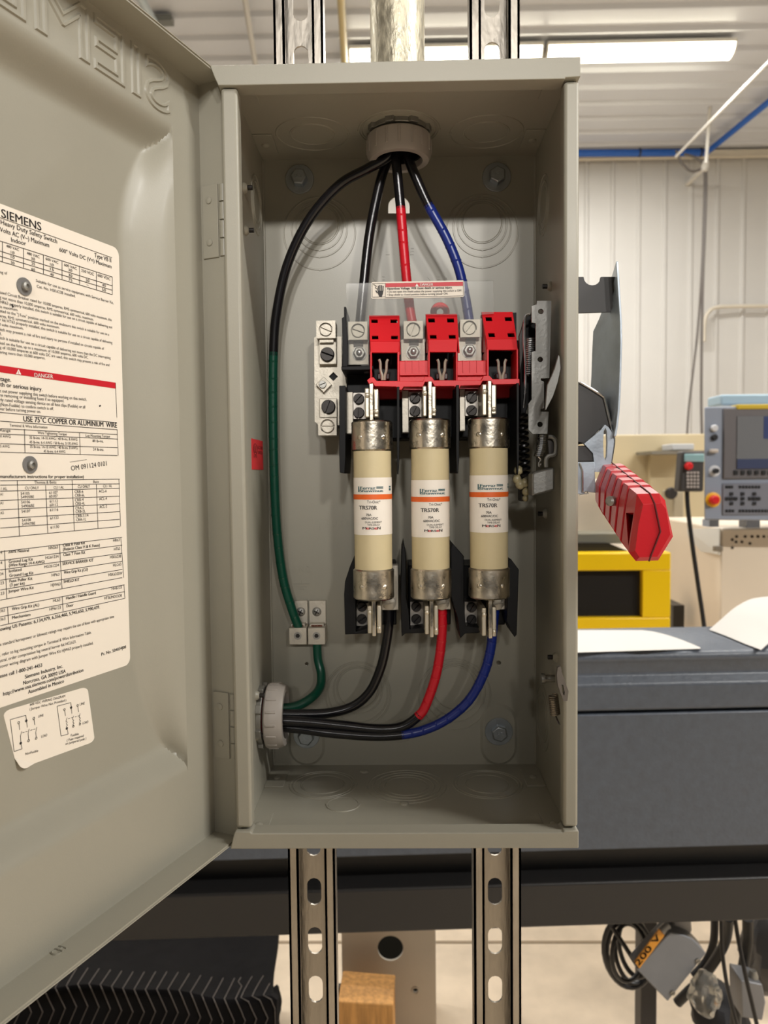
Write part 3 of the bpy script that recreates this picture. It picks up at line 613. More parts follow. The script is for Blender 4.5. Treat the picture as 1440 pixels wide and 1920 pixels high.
# ================================================================== terminal bar (left of the switch base)
Yn = .112
t = thing('terminal_bar', 'tin plated terminal bar with four lugs left of the switch base', 'terminal bar', P(612, 816, .147))
dia = lambda cx, cy, h: [(cx-h, cy), (cx, cy-h), (cx+h, cy), (cx, cy+h)]
MB().pplate([(589, 633), (592, 631), (640, 631), (641, 690), (690, 690), (690, 728), (636, 728), (636, 797), (597, 797), (590, 790)], [dia(625, 706, 8.6), circ(654.7, 715, 6.4), circ(676.6, 714.7, 8)], Yn, Yn+.003).build('bar', TIN, t, bevel=.0003)
mb = MB(); mb.pbox(600, 650, 632, 800, Yn+.003, BD-.0002); mb.build('standoff', BLACKP, t)
for (x0, y0, x1, y1, yf), (cx, cy, r, m, a) in (((593, 601, 629, 634, Yn-.013), (610.6, 618, 13, TIN, -.4)), ((598, 637, 631, 683, Yn-.006), (614, 665, 14, DARKSTEEL, -.35)), ((599, 747, 632, 783, Yn-.006), (616, 763, 14, DARKSTEEL, 1.2)), ((596.5, 784, 631, 816, Yn-.013), (614, 799.5, 13.5, TIN, 0.))):
    if m is TIN: lg = MB().lug(x0, y0, x1, y1, yf, Yn+.006 if yf < .1 else Yn, cx, cy, r).build('lug', TIN, t, bevel=.0004)
    else: lg = MB().pbox(x0, y0, x1, y1, yf, Yn).build('lug', TIN, t, bevel=.0005)
    if m is TIN: MB().pbox(x0+6, y0+24, x1-4, y1+(8 if y0 < 700 else -20), yf+.003, Yn).build('lug_tongue', TIN, lg)
    c = P(cx, cy, yf); mb = MB()
    if m is TIN: mb.slot_screw(c+V((0, .0006, 0)), r*S(yf)*.90, .0, a, slot=.11, sink=.0022).build('screw', m, lg)
    else: mb.slot_screw(c, r*S(yf)*.95, .0036, a, slot=.11).build('screw', m, lg)
lg = MB().prism([(q.x, q.z) for q in (P(a, b, Yn-.005) for a, b in dia(607, 721, 15))], Yn-.005, Yn).build('square_nut', TIN, t, bevel=.0004)
c = P(605, 721, Yn-.005); MB().slot_screw(c, 7.2*S(Yn), .002, .35).build('screw', ZINC, lg)
for cx, cy, r, m in ((654.7, 715, 6, ZINC), (676.6, 714.7, 7.6, DARKSTEEL)):
    c = P(cx, cy, Yn); MB().slot_screw(c+V((0, .0012, 0)), r*S(Yn), .0016, .7, slot=.1).build('screw', m, t)

# ================================================================== switch base: black moulding, line lugs, blade jaws
AX = (699.5, 804.8, 915.5)                        # fuse axes in the picture, top end
Yb, Yj = .092, .054
base = thing('switch_block', 'black moulded line side base with three poles behind the red guards', 'switch base', P(806, 830, .147))
MB().pbox(650, 640, 974, 822, .098, .1465).build('base_block', BLACKP, base, bevel=.001)
MB().pbox(640, 686, 700, 694, .070, .1465).build('base_foot', BLACKP, base, bevel=.0006)
mb = MB(); mb.pprism([(645, 575), (649, 575), (649, 596), (652, 640), (652, 690), (642, 693), (642, 640), (641, 596), (645, 594)], .074, .120); mb.build('barrier', BLACKP, base, bevel=.0004)
for (a, b, c_, d, e, f) in ((636, 723, 648, 888, 641, .060), (744, 725, 749, 890, 745, .050), (855, 722, 861, 888, 857, .050), (968.5, 718, 973.5, 890, 970, .050)):
    mb = MB(); mb.pprism([(a, b), (c_, b), (c_, d-30), (c_-2, d), (a+1, d-2), (a, d-40)], f, f+.075); mb.build('barrier', BLACKP, base, bevel=.0004)
for i, (lx0, ly0, lx1, ly1, scx, scy, hx, hy, px0, px1, ptop, ang) in enumerate(((653, 603, 689, 637, 671, 620, 674, 663, 648, 691, 637, -.35), (757, 602, 793, 635, 774.7, 618, 775, 661, 752, 797, 636, 1.2), (863, 599, 900, 632, 880.4, 614.6, 879.6, 658, 858, 903, 632, .9))):
    yf = .086
    pl = MB().pbox(px0, ptop, px1, 684, .0935, .098).build('line_plate', TIN, base, bevel=.0003)
    lg = MB().lug(lx0, ly0, lx1, ly1, yf, .104, scx, scy, 13.4, .004).build('line_lug', TIN, base, bevel=.0004)
    c = P(scx, scy, yf); MB().slot_screw(c+V((0, .0012, 0)), 12.2*S(yf), .0, ang, slot=.09, sink=.0026).build('screw', TIN, lg)
    MB().pbox(lx0+10, ly1, lx1-8, ly1+13, .0925, .094).build('lug_shade_strip', DARKSTEEL, lg)  # dark strip stands for the shade just below the lug
    c = P(hx, hy, .0935); nt = MB().lathe([(.0062, 0), (.0062, .0007)], c, FR, 24).build('washer', ZINC, base)
    MB().lathe([(.0052, 0), (.0052, .0035), (.0045, .0042)], c+FR*.0007, FR, 6).build('nut', ZINC, nt, smooth=20, bevel=.0003)
    MB().lathe([(.0024, 0), (.0024, .0022), (.0012, .003)], c+FR*.0045, FR, 16).build('stud', STEEL, nt)
UP = (((684, 727, 693, 783), (693.6, 720, 700, 787), (700.8, 729, 709.6, 782)), ((792.5, 723, 800.3, 781), (801, 717, 807.5, 783), (809, 724, 817.5, 780)), ((904, 720, 913, 779), (913.6, 716, 919.6, 780), (920.6, 721, 931, 777)))
UPL = ((648, 662, 735, 813, 662, 686, 736, 786, 673, 748, 774), (754, 766, 732, 811, 766, 792, 734, 782, 778, 746.6, 771), (862, 872, 730, 808, 872, 897, 733, 780, 884, 745.5, 770))
def tip(mb, x0, y0, x1, y1, Y, dy, up):           # jaw leaf with a small rivet bead
    mb.pbox(x0, y0, x1, y1, Y-.006, Y+dy)
JAWM = mat('pale_tinned_jaw', (214, 206, 188), .4, .85, bump=.1, bscale=500)
for i in range(3):
    a = UPL[i]
    MB().pbox(a[0], a[2], a[1], a[3], .082, .1).build('side_plate', TIN, base, bevel=.0003)
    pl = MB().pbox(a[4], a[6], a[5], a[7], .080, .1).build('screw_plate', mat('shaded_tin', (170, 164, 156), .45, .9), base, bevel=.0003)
    for yy, an in ((a[9], .8+i*.1), (a[10], 1.5-i*.4)):
        c = P(a[8], yy, .080); MB().slot_screw(c, 10.2*S(.08), .0034, an, slot=.12).build('screw', DARKSTEEL, pl)
    for k in (0, 2):
        x0, y0, x1, y1 = UP[i][k]; j = MB(); j.pbox(x0, y0, x1, y1, Yj-.006, Yj+.03)
        jo = j.build('jaw', JAWM, base, bevel=.0009)
        c = P((x0+x1)/2, y0+14 if k == 0 else y1-10, Yj-.006); MB().lathe([(.0020, 0), (.0018, .0012), (.0008, .0018)], c, FR, 12).build('jaw_rivet', JAWM, jo)

# ================================================================== red arc guards (one moulded piece)
gu = thing('arc_guard', 'bright red moulded guard spanning the three line terminals', 'terminal guard', P(830, 731, .1))
Yt, Ym, Yl = .084, .070, .063                      # top, sill, lower ledge depths
GU = (dict(t=(692, 591, 749, 591), m=(694, 640, 749, 640), b=(695, 716, 748), w=(697, 661, 745), s=((696, 708), (732, 745), 599, 605.5, 629.5, 636)),
      dict(t=(798, 588.5, 857, 588), m=(803, 637, 858, 636), b=(804, 715, 857), w=(806, 660, 855), s=((802.5, 815), (838, 851), 597, 604.5, 628, 635)),
      dict(t=(903, 585, 961, 584), m=(912, 636, 969, 635), b=(914, 713, 971), w=(916.5, 656, 968.5), s=((910, 922), (946, 959), 594.5, 602, 624.5, 632)))
for i, g in enumerate(GU):
    A, B = P(g['t'][0], g['t'][1], Yt), P(g['t'][2], g['t'][3], Yt); Cc, D = P(g['m'][0], g['m'][1], Ym), P(g['m'][2], g['m'][3], Ym)
    # sloped front with four slots: bands of quads around the slots, thickness behind
    def FQ(px, py):                               # point on the sloped front
        f = (py-g['t'][1])/(g['m'][1]-g['t'][1]); return P(px, py, Yt+(Ym-Yt)*f)
    (s0, s1), (s2, s3), y1, y2, y3, y4 = g['s']
    f_ = lambda y: (y-g['t'][1])/(g['m'][1]-g['t'][1])
    sh = lambda y: (g['m'][0]-g['t'][0])*(f_(y)-f_(y1))
    xl = lambda y: g['t'][0]+(g['m'][0]-g['t'][0])*f_(y); xr = lambda y: g['t'][2]+(g['m'][2]-g['t'][2])*f_(y)
    ys = [g['t'][1], y1, y2, y3, y4, g['m'][1]]; mb = MB()
    def cell(xa, xb, ya, yb, deep=0.):
        pts = [(xa(ya), ya), (xb(ya), ya), (xb(yb), yb), (xa(yb), yb)]; fr = [FQ(*p_) for p_ in pts]; bk = [p_+V((0, .004, 0)) for p_ in fr]; mb.loft([fr, bk])
    X = [xl, lambda y: s0+sh(y), lambda y: s1+sh(y), lambda y: s2+sh(y), lambda y: s3+sh(y), xr]
    for r in range(5):
        for cc in range(5):
            if r in (1, 3) and cc in (1, 3): continue
            cell(X[cc], X[cc+1], ys[r], ys[r+1])
    gp = mb.build('guard_face', REDP, gu, smooth=20)
    # hood body behind and the lower sill over the window
    wx0, wy0, wx1 = g['w']; bx0, by1, bx1 = g['b']
    mb = MB()
    mb.loft([[P(g['m'][0], g['m'][1], Ym), P(g['m'][2], g['m'][3], Ym), P(bx1, wy0, Ym-.003), P(bx0, wy0, Ym-.003)], [p_+V((0, .004, 0)) for p_ in (P(g['m'][0], g['m'][1], Ym), P(g['m'][2], g['m'][3], Ym), P(bx1, wy0, Ym-.003), P(bx0, wy0, Ym-.003))]])
    for xa, xb in ((bx0-1, wx0), (wx1, bx1+1)):   # side cheeks of the window
        mb.pprism([(xa, wy0-2), (xb, wy0-2), (xb, by1), (xa, by1)], Ym-.004, .0978)
    zt0 = P(g['t'][0], g['t'][1], Yt)
    for xa, xb in ((g['t'][0], g['t'][0]+2.5), (g['t'][2]-2.5, g['t'][2])):   # sides of the hood
        mb.loft([[P(xa, g['t'][1], Yt+.001), P(xb, g['t'][1], Yt+.001), P(xb+(g['m'][0]-g['t'][0]), g['m'][1]+25, Ym+.001), P(xa+(g['m'][0]-g['t'][0]), g['m'][1]+25, Ym+.001)], [P(xa, g['t'][1], .0978), P(xb, g['t'][1], .0978), P(xb, g['m'][1]+25, .0978), P(xa, g['m'][1]+25, .0978)]])
    a = P(g['t'][0]+1, g['t'][1]+.5, Yt+.0005); b = P(g['t'][2]-1, g['t'][3]+.5, Yt+.0005); mb.box(a.x, b.x, Yt+.0005, .0978, a.z-.0022, a.z)
    mb.pprism([(bx0-1, by1-2), (bx1+1, by1-2), (bx1+1, by1+2), (bx0-1, by1+2)], Yl, Ym+.03)
    mb.build('guard_hood', REDP, gu, bevel=.0004)
    mb = MB(); a = P(g['t'][0]+2, g['t'][1]+2, .0965); b = P(wx1, by1, .0965); mb.box(a.x, b.x, .0962, .0976, b.z, a.z); mb.build('guard_dark_backing', BLACKP, gu)  # black sheet added behind the slots so they read dark
    cx = (wx0+wx1)/2-2
    for sg in (-1, 1):                             # fork contacts inside the window
        pth = [(cx+sg*8.5, 674), (cx+sg*6, 680), (cx+sg*5.5, 694), (cx+sg*3, 703), (cx+sg*2.2, 713)]
        MB().tube(spline([P(x, y, .0735) for x, y in pth], 4), 2.7*S(.08), 8).build('fork_contact', JAWM, gu)
    MB().pbox(cx-11, 700, cx+11, 711, .086, .1).build('fork_mount', mat('amber_smoked_plastic', (60, 30, 26), .3), gu, bevel=.0006)
# ledges between the hoods and the profiled lip along the bottom
for x0, x1 in ((748, 805), (856, 915)):
    mb = MB(); mb.pbox(x0, 676, x1, 716, Ym+.004, .098); o = mb.build('guard_ledge', REDP, gu, bevel=.0006)
    for k in range(3):
        xx = x0+12+k*13; MB().pbox(xx, 676, xx+2.2, 700, Ym+.0025, Ym+.005).build('ledge_rib', REDP, o)
    MB().pbox(x0+2, 699, x1-2, 703, Ym+.0005, Ym+.005).build('ledge_rib', REDP, o)
lip = [(688, 713), (694, 708), (700, 707), (706, 714), (793, 715), (797, 706), (809, 706), (814, 713), (903, 713), (907, 704.5), (918, 704.5), (924, 711), (974, 710), (974.5, 722), (970, 724), (968, 720), (925, 721), (920, 714), (905, 714), (901, 722), (864, 723), (861, 729), (854, 729), (852, 724), (815, 724), (810, 716), (797, 716), (793, 725), (757, 725), (753, 731), (746, 731), (743, 725), (703, 724), (698, 717), (692, 720)]
mb = MB().pprism(lip, Yl-.003, Yl+.012); mb.build('guard_lip', REDP, gu, bevel=.0003)
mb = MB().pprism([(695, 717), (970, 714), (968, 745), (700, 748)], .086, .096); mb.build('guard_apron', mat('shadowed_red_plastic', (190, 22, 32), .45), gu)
c = P(825, 585, .120); MB().torus(c, FR, 12*S(.12), .0028, 28, 8).build('guard_ring', REDP, gu)

# ================================================================== clear shield with its danger label
Ys = .0795
sh = thing('clear_shield', 'clear plastic shield over the line lugs carrying a danger sticker', 'shield', P(790, 690, Ys))
MB().pplate([(649, 531), (925, 526), (926, 588), (902, 590), (902, 686), (862, 686), (862, 590), (796, 590), (796, 690), (751, 690), (751, 592), (692, 593), (692, 700), (683, 700), (680, 688), (676, 684), (650, 684)], [], Ys-.0008, Ys).build('shield_sheet', CLEAR, sh, smooth=0)
a = lambda x, y, d=0.: P(x, y, Ys-.001-d)
dl = MB().pplate([(696, 531), (698, 529), (868, 525.5), (870.5, 528), (870.5, 554.5), (868, 557), (698, 560), (696, 558)], [], Ys-.0013, Ys-.0009).build('danger_sticker', LABELW, sh, smooth=0, label='white and red danger sticker')
def q4(mb, x0, y0, x1, y1, dy, d):                 # band tilted like the sticker
    mb.add([a(x0, y0, d), a(x1, y0-dy, d), a(x1, y1-dy, d), a(x0, y1, d)], [(0, 1, 2, 3)])
rm = MB(); q4(rm, 723, 531, 868, 538.5, 2.6, .0006); rm.build('sticker_band', REDINK, dl, smooth=0)
km = MB()
for x0, y0, x1, y1 in ((698, 532, 722, 531.6), (698, 557.5, 722, 557), (723, 558, 868, 555)): km.strip(a(x0, y0), a(x1, y1), .0003, FR, .0006)
for x, y0, y1 in ((698, 532, 557.5), (722.5, 531, 558), (868.5, 528, 555)): km.strip(a(x, y0), a(x, y1), .0003, FR, .0006)
for k, x in enumerate((709, 712, 715, 718)): km.strip(a(x, 546), a(x+.4, 534.5+abs(k-1.4)*1.2), .0009, FR, .0007)   # hand
km.add([a(*z, .0008) for z in ((708, 545), (719, 545), (718, 551), (716, 556), (711, 556), (709, 551))], [(0, 1, 2, 3, 4, 5)]); km.strip(a(708, 550), a(704.5, 545), .0009, FR, .0007)
for z in (((700, 533.5), (706, 537)), ((706, 537), (703.5, 540)), ((703.5, 540), (709, 543))): km.strip(a(*z[0]), a(*z[1]), .0004, FR, .0008)
sc = S(Ys)
km.text('Hazardous Voltage. Will cause death or serious injury.', a(726, 543.5), a(848, 541.3), 4.2*sc, FR, bold=.02, lift=.0006)
km.text('• Do not open this shield unless the power supplying this switch is OFF.', a(726, 549.2), a(866, 546.8), 3.6*sc, FR, bold=.008, lift=.0006)
km.text('• Snap shield to closed position before turning power ON.', a(726, 554.8), a(840, 552.6), 3.6*sc, FR, bold=.008, lift=.0006)
km.build('sticker_print', INK, dl, smooth=0)
wm = MB(); wm.text('DANGER', a(788, 536.6), a(812, 536.2), 4.8*sc, FR, bold=.02, lift=.0009); wm.add([a(*z, .001) for z in ((778.5, 537.2), (785, 537), (781.7, 531.5))], [(0, 1, 2)]); wm.build('sticker_white_print', WHITEINK, dl, smooth=0)

# ================================================================== fuses
FCR, FBR = .0162, .0149
def fuse(i, xt, xb, y0, y1, cap0, cap1, dxl, dyl, label):
    top, bot = P(xt, y0, Yj), P(xb, y1, Yj); X = (top.x+bot.x)/2; zt, zb = top.z, bot.z
    t = thing('cartridge_fuse', label, 'fuse', (X, Yj, zb), 'cartridge fuses in the switch')
    zc0, zc1 = P(xt, cap0[0], Yj-FCR).z, P(xt, cap0[1], Yj-FCR).z; zd0, zd1 = P(xb, cap1[0], Yj-FCR).z, P(xb, cap1[1], Yj-FCR).z
    MB().lathe([(FBR, zd1+.005-zd1), (FBR, zc0-.005-zd1)], (X, Yj, zd1), (0, 0, 1), 48).build('tube', CERAM, t)
    for z0, z1, up in ((zc1, zc0, 1), (zd1, zd0, 0)):
        e = .0012; pr = [(FBR*.6, 0), (FCR-e, 0), (FCR, e), (FCR, z1-z0-e), (FCR-e, z1-z0), (FBR*.6, z1-z0)]
        cp = MB().lathe(pr, (X, Yj, z0), (0, 0, 1), 48).build('end_cap', CAPM, t)
        for sg in (-.62, .62):
            nr = V((math.sin(sg), -math.cos(sg), 0)); c = V((X, Yj, z0+(z1-z0)*.45))+nr*(FCR-.0003)
            MB().lathe([(.0023, 0), (.0019, .0003), (.0009, .0009)], c, nr, 14).build('crimp_dimple', CAPM, cp)
    for z0, z1 in ((zc0-.001, zt), (zb, zd1+.001)):
        MB().box(X-.00155, X+.00155, Yj-.0085, Yj+.0095, z0, z1).build('blade', CAPM, t, bevel=.0006)
    # wrapped paper label
    s = S(Yj-FBR); zL = P(xt, 1000, Yj-FBR)
    ya, yb_ = 895.5+dyl, 1003.5+dyl; r = FBR+.00025
    za, zb2 = P(xt, ya, Yj-FBR).z, P(xt, yb_, Yj-FBR).z
    lb = MB(); N = 40; lb.loft([[V((X+r*math.cos(2*PI*k/N), Yj+r*math.sin(2*PI*k/N), z)) for k in range(N)] for z in (zb2, za)], cap=False)
    lo = lb.build('paper_label', mat('white_fuse_label', (238, 230, 218), .5), t)
    def wrap(mb, rr):
        for j, p_ in enumerate(mb.v):
            dx = max(-.96*rr, min(.96*rr, p_.x-X)); mb.v[j] = V((X+dx, Yj-(rr*rr-dx*dx)**.5, p_.z))
        return mb
    # dyl shifts print down; zoomed print coordinates of the left fuse are the master
    def tx(mb, txt, x0, x1, y, cap, bold=0.):
        k = 3.69; ax = 212+3.69*1.2; p0 = V((X+((x0-ax)/k+dxl)*s, Yj-FBR, 0)); p1 = V((X+((x1-ax)/k+dxl)*s, Yj-FBR, 0))
        p0.z = p1.z = P(xt, 700+y/k+dyl, Yj-FBR).z; mb.text(txt, p0, p1, cap/k*s, FR, bold=bold*.012)
    bd = MB(); z0, z1 = P(xt, 700+838/3.69+dyl, Yj-FBR).z, P(xt, 700+873/3.69+dyl, Yj-FBR).z; r2 = r+.0002
    bd.loft([[V((X+r2*math.cos(2*PI*k/N), Yj+r2*math.sin(2*PI*k/N), z)) for k in range(N)] for z in (z1, z0)], cap=False); bd.build('orange_band', ORANGE, lo)
    te = MB(); tx(te, 'Ferraz', 134, 238, 803, 20, 1.6); tx(te, 'Shawmut', 128, 293, 821, 17, 1.6)
    def bar(mb, x0, x1, y0_, y1_):
        k = 3.69; ax = 212+3.69*1.2; nn = 6
        zz0, zz1 = P(xt, 700+y0_/k+dyl, Yj-FBR).z, P(xt, 700+y1_/k+dyl, Yj-FBR).z
        xs = [X+((x0+(x1-x0)*j/nn-ax)/k+dxl)*s for j in range(nn+1)]
        mb.add([V((x, 0, zz1)) for x in xs]+[V((x, 0, zz0)) for x in xs], [(j, j+1, nn+2+j, nn+1+j) for j in range(nn)])
    bar(te, 118, 126, 782, 820); bar(te, 246, 293, 784, 790); bar(te, 246, 293, 793, 798)
    if dxl < 3: bar(te, 333, 344, 780, 792); bar(te, 333, 344, 797, 812)
    wrap(te, r+.0003).build('maker_print', TEAL, lo, smooth=0)
    kk = MB()
    for a_ in (('Tri-Onic*', 180, 273, 899, 19, .2), ('TRS70R', 123, 250, 943, 27, 1.), ('70A', 172, 210, 987, 16, 1.2), ('600VAC/DC', 140, 255, 1012, 16, 1.2), ('DUAL-ELEMENT', 165, 281, 1037, 13, .4), ('TIME-DELAY', 180, 269, 1055, 13, .4), ('M', 147, 173, 1080, 17, 1.2), ('RS', 193, 230, 1080, 15, 1.2), ('N', 251, 272, 1080, 19, 1.2)): tx(kk, *a_)
    wrap(kk, r+.0003).build('rating_print', INK, lo, smooth=0)
    rr_ = MB(); tx(rr_, 'e', 174, 192, 1080, 20, 1.4); tx(rr_, 'e', 231, 250, 1080, 20, 1.4); wrap(rr_, r+.0003).build('red_print', REDINK, lo, smooth=0)
fuse(0, 696.5, 702, 721, 1189, (787, 845), (1070, 1128), 0, 0, 'leftmost cream cartridge fuse with an orange banded paper label')
fuse(1, 804.5, 809.5, 717, 1191, (784, 841), (1069, 1127), 5.6, 4.6, 'middle cream cartridge fuse, its orange banded label set lowest of the three')
fuse(2, 915.5, 917.5, 716, 1193, (782, 840), (1068, 1126), 2.3, -4.4, 'rightmost cream cartridge fuse, its orange banded label set highest of the three')

# ================================================================== load side bases
LB = (dict(l=[(656, 1062), (664, 1043), (667, 1130), (667, 1185), (692, 1176), (696, 1182), (690, 1188), (647, 1190), (645, 1115), (647, 1090)], sp=(667, 1131, 691, 1174), s=(678.7, 1137, 1160), j=((689, 1136, 698, 1188), (706.5, 1135, 715, 1188)), lug=(713, 1060, 747, 1144), lc=(730, 1131)),
      dict(l=[(753, 1030), (757, 1016), (761, 1040), (762, 1120), (767, 1150), (768, 1180), (796, 1176), (800, 1182), (794, 1187), (760, 1188), (753, 1194), (751, 1120)], sp=(769, 1128, 794, 1174), s=(780.4, 1137, 1160), j=((796.5, 1136, 805, 1190), (813.5, 1135, 822, 1191)), lug=(822, 1060, 845, 1143), lc=(829, 1131)),
      dict(l=[(845, 1028), (849, 1019), (858, 1030), (870, 1043), (870, 1128), (873, 1174), (900, 1176), (905, 1182), (897, 1187), (872, 1188), (863, 1197), (858, 1160), (846, 1120)], sp=(871, 1128, 898, 1174), s=(884, 1138, 1161), j=((903.5, 1140, 912, 1193), (922, 1138, 931, 1194)), lug=(930, 1060, 950, 1143), lc=(932, 1131)))
names = ('left', 'middle', 'right')
for i, b in enumerate(LB):
    cc = P(b['sp'][0]+20, 1195, BD)
    t = thing('fuse_holder', f'black moulded load base under the lower end of the {names[i]} fuse', 'fuse base', (cc.x, BD, cc.z), 'load side fuse bases')
    x0 = b['sp'][0]; MB().pbox(x0-3, 1060, x0+76, 1172, .100, BD-.0002).build('base_block', BLACKP, t, bevel=.001)
    MB().pprism(b['l'], .070, .112).build('barrier', BLACKP, t, bevel=.0005)
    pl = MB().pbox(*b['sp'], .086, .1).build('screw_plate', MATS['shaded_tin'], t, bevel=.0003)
    for yy in b['s'][1:]: MB().slot_screw(P(b['s'][0], yy, .086), 9.4*S(.086), .0034, .6+i*.2, slot=.12).build('screw', DARKSTEEL, pl)
    for k, (xa, ya, xb, yb) in enumerate(b['j']):
        jo = MB().pbox(xa, ya, xb, yb, Yj-.006, Yj+.05).build('jaw', JAWM, t, bevel=.0009)
        c = P((xa+xb)/2, ya+12 if k == 0 else yb-10, Yj-.006); MB().lathe([(.0019, 0), (.0017, .0012), (.0008, .0018)], c, FR, 12).build('jaw_rivet', JAWM, jo)
    lg = MB().pbox(*b['lug'], .086, .0978).build('load_lug', TIN, t, bevel=.0005)
    c = P(*b['lc'], .086); MB().slot_screw(c, 13*S(.086), .0014, .2, slot=.09).build('screw', TIN, lg)
    if i == 2: MB().pprism([(953, 1050), (958, 1048), (973, 1068), (969, 1190), (965, 1195), (950, 1165)], .072, .112).build('barrier', BLACKP, t, bevel=.0005)

# ================================================================== ground lugs
for i, (x0, x1, cx, sx, cop, label) in enumerate(((553, 577, 565, 564, 0, 'left ground lug, clamping the long green taped wire'), (579.5, 611, 593, 594, 1, 'right ground lug, clamping the short green wire from below'))):
    c = P(cx+1, 1209, BD); t = thing('ground_lug', label, 'ground lug', (c.x, BD, c.z), 'ground lugs')
    MB().pbox(x0, 1126, x1, 1170, BD-.004, BD-.0001).build('tongue', TIN, t, bevel=.0004)
    x2, x3 = (541.5, 575) if i == 0 else (577, 610)
    MB().pbox(x2, 1177.5, x3, 1209, BD-.020, BD-.0001).build('clamp_body', TIN, t, bevel=.0006)
    sl = MB(); a = P(x2+1, 1178, BD-.02); b = P(x3-1, 1166, BD-.004); sl.box(a.x, b.x, BD-.012, BD-.004, a.z-.001, b.z); sl.build('clamp_shoulder', TIN, t, bevel=.0006)
    cs = P(sx, 1147, BD-.004); h = MB().lathe([(.0042, 0), (.0039, .0015), (.0022, .0026)], cs, FR, 18).build('mounting_screw', ZINC, t)
    mb = MB()
    for an in (.5, .5+PI/2): mb.box(cs.x-.0026, cs.x+.0026, cs.y-.0030, cs.y-.0022, cs.z-.0005, cs.z+.0005, rot=Matrix.Rotation(an, 3, 'Y'))
    mb.build('cross_recess', DARKSTEEL, h)
    for dx in (-9, 9): MB().lathe([(.0017, 0), (.0016, .0004), (.0009, .0004)], P(sx+dx, 1133, BD-.004), FR, 12).build('pip', TIN, t)
    c = P((x2+x3)/2, 1192, BD-.02); MB().ringbody(c, FR, .0035, .0054, .0007, 24).build('set_screw_rim', TIN, t)
    st = MB().lathe([(.0046, -.001), (.0046, .0002)], c, FR, 20).build('set_screw', ZINC, t); MB().lathe([(.0020, 0), (.0020, .0004)], c+FR*.0002, FR, 6).build('hex_socket', DARKSTEEL, st)
    mb = MB()
    for k in range(7):
        x = x2+8+k*3; mb.tube([P(x, 1172, BD-.013), P(x, 1178, BD-.013)], .0007, 6)
    mb.build('copper_strands', COPPER, t, kind='stuff')

# ================================================================== operating mechanism on the right wall
me_ = thing('switch_mechanism', 'zinc plated spring mechanism mounted along the right wall', 'mechanism', P(1012, 935, .07))
Yk = .045
out = [(997, 574), (1006, 571), (1007, 564), (1034, 564), (1030, 709), (1014, 709.5), (1014, 713), (1020, 716), (1020, 765), (1014, 767), (1014, 772), (1028.6, 772), (1026.4, 813.5), (999, 813.5), (991, 806), (991, 757), (997, 749), (997, 660), (1004.5, 658), (1004.5, 606), (997, 604.5)]
MB().pplate(out, [circ(1014, 584, 5.2, 16), circ(1013, 674, 5.2, 16), circ(1012.6, 795.6, 5.2, 16)], Yk, Yk+.0022).build('bracket', MECH, me_, bevel=.0006)
MB().pprism([(1024, 565), (1034, 564), (1030, 709), (1021, 709)], Yk+.0006, Yk+.02).build('bracket_fold', MECH, me_, bevel=.0008)
MB().pprism([(1018, 773), (1028, 773), (1026, 813), (1017, 813)], Yk+.0006, Yk+.02).build('bracket_fold', MECH, me_, bevel=.0008)
MB().pprism([(984, 596), (1000, 587), (1004, 606), (1004, 660), (998, 660), (998, 750), (992, 756), (984, 780), (976, 780), (974, 640)], Yk+.022, Yk+.03).build('carrier_plate', BLACKP, me_, bevel=.0005)
MB().pprism([(973, 630), (984, 596), (985, 640), (975, 700)], Yk+.016, Yk+.019).build('side_link', DARKSTEEL, me_, bevel=.0004)
MB().tube(spline([P(998, 588, Yk+.004), P(989, 590, Yk+.004), P(984, 597, Yk+.004), P(982.7, 637, Yk+.006), P(985, 680, Yk+.006), P(985, 726, Yk+.006), P(982, 765, Yk+.008)], 6), .0011, 8).build('pull_rod', STEEL, me_)
MB().tube(helix(P(995, 634, Yk+.010), P(992.5, 703, Yk+.010), 6.5*S(Yk), 18, 10), .0007, 5).build('tension_spring', STEEL, me_)
MB().tube(helix(P(978, 776, Yk+.014), P(984, 896, Yk+.014), 9*S(Yk), 11, 12), .0014, 6).build('main_spring', mat('black_spring_steel', (34, 33, 33), .3, .8), me_)
MB().tube(helix(P(1016.6, 814, Yk+.006), P(1010, 856, Yk+.006), 7.5*S(Yk), 12, 10, bow=V((.001, 0, 0))), .0009, 5).build('return_spring', STEEL, me_)
MB().tube(spline([P(1010, 856, Yk+.006), P(1014, 862, Yk+.006), P(1011, 868, Yk+.006), P(1011, 874, Yk+.006), P(1015, 870, Yk+.006)], 4), .0009, 6).build('spring_hook', STEEL, me_)
lv = [(1047, 665), (1050, 668), (1052, 690), (1047, 715), (1038, 742), (1024, 769), (1022, 768), (1026, 722), (1034, 705), (1040, 690)]
MB().pprism(lv, .004, .007).build('cam_lever', MECH, me_, bevel=.0008)
MB().pprism([(998, 890), (1001, 885), (1040, 876), (1040, 919), (1003, 929), (998, 931)], Yk-.018, Yk).build('lever_foot', MECH, me_, bevel=.0022)
MB().tube(spline([P(1024, 876, (Yk-.016)), P(1024, 862, (Yk-.016)), P(1029, 855, (Yk-.016)), P(1038, 853, (Yk-.016)), P(1042, 846, (Yk-.016)), P(1042, 828, (Yk-.016)), P(1036, 820, (Yk-.016)), P(1028, 819, (Yk-.016))], 6), .0016, 8).build('wire_loop', MECH, me_)
MB().pprism([(1027, 824), (1037, 822), (1041, 832), (1040, 850), (1030, 854)], (Yk-.016)+.003, (Yk-.016)+.006).build('loop_web', DARKSTEEL, me_)
mb = MB()
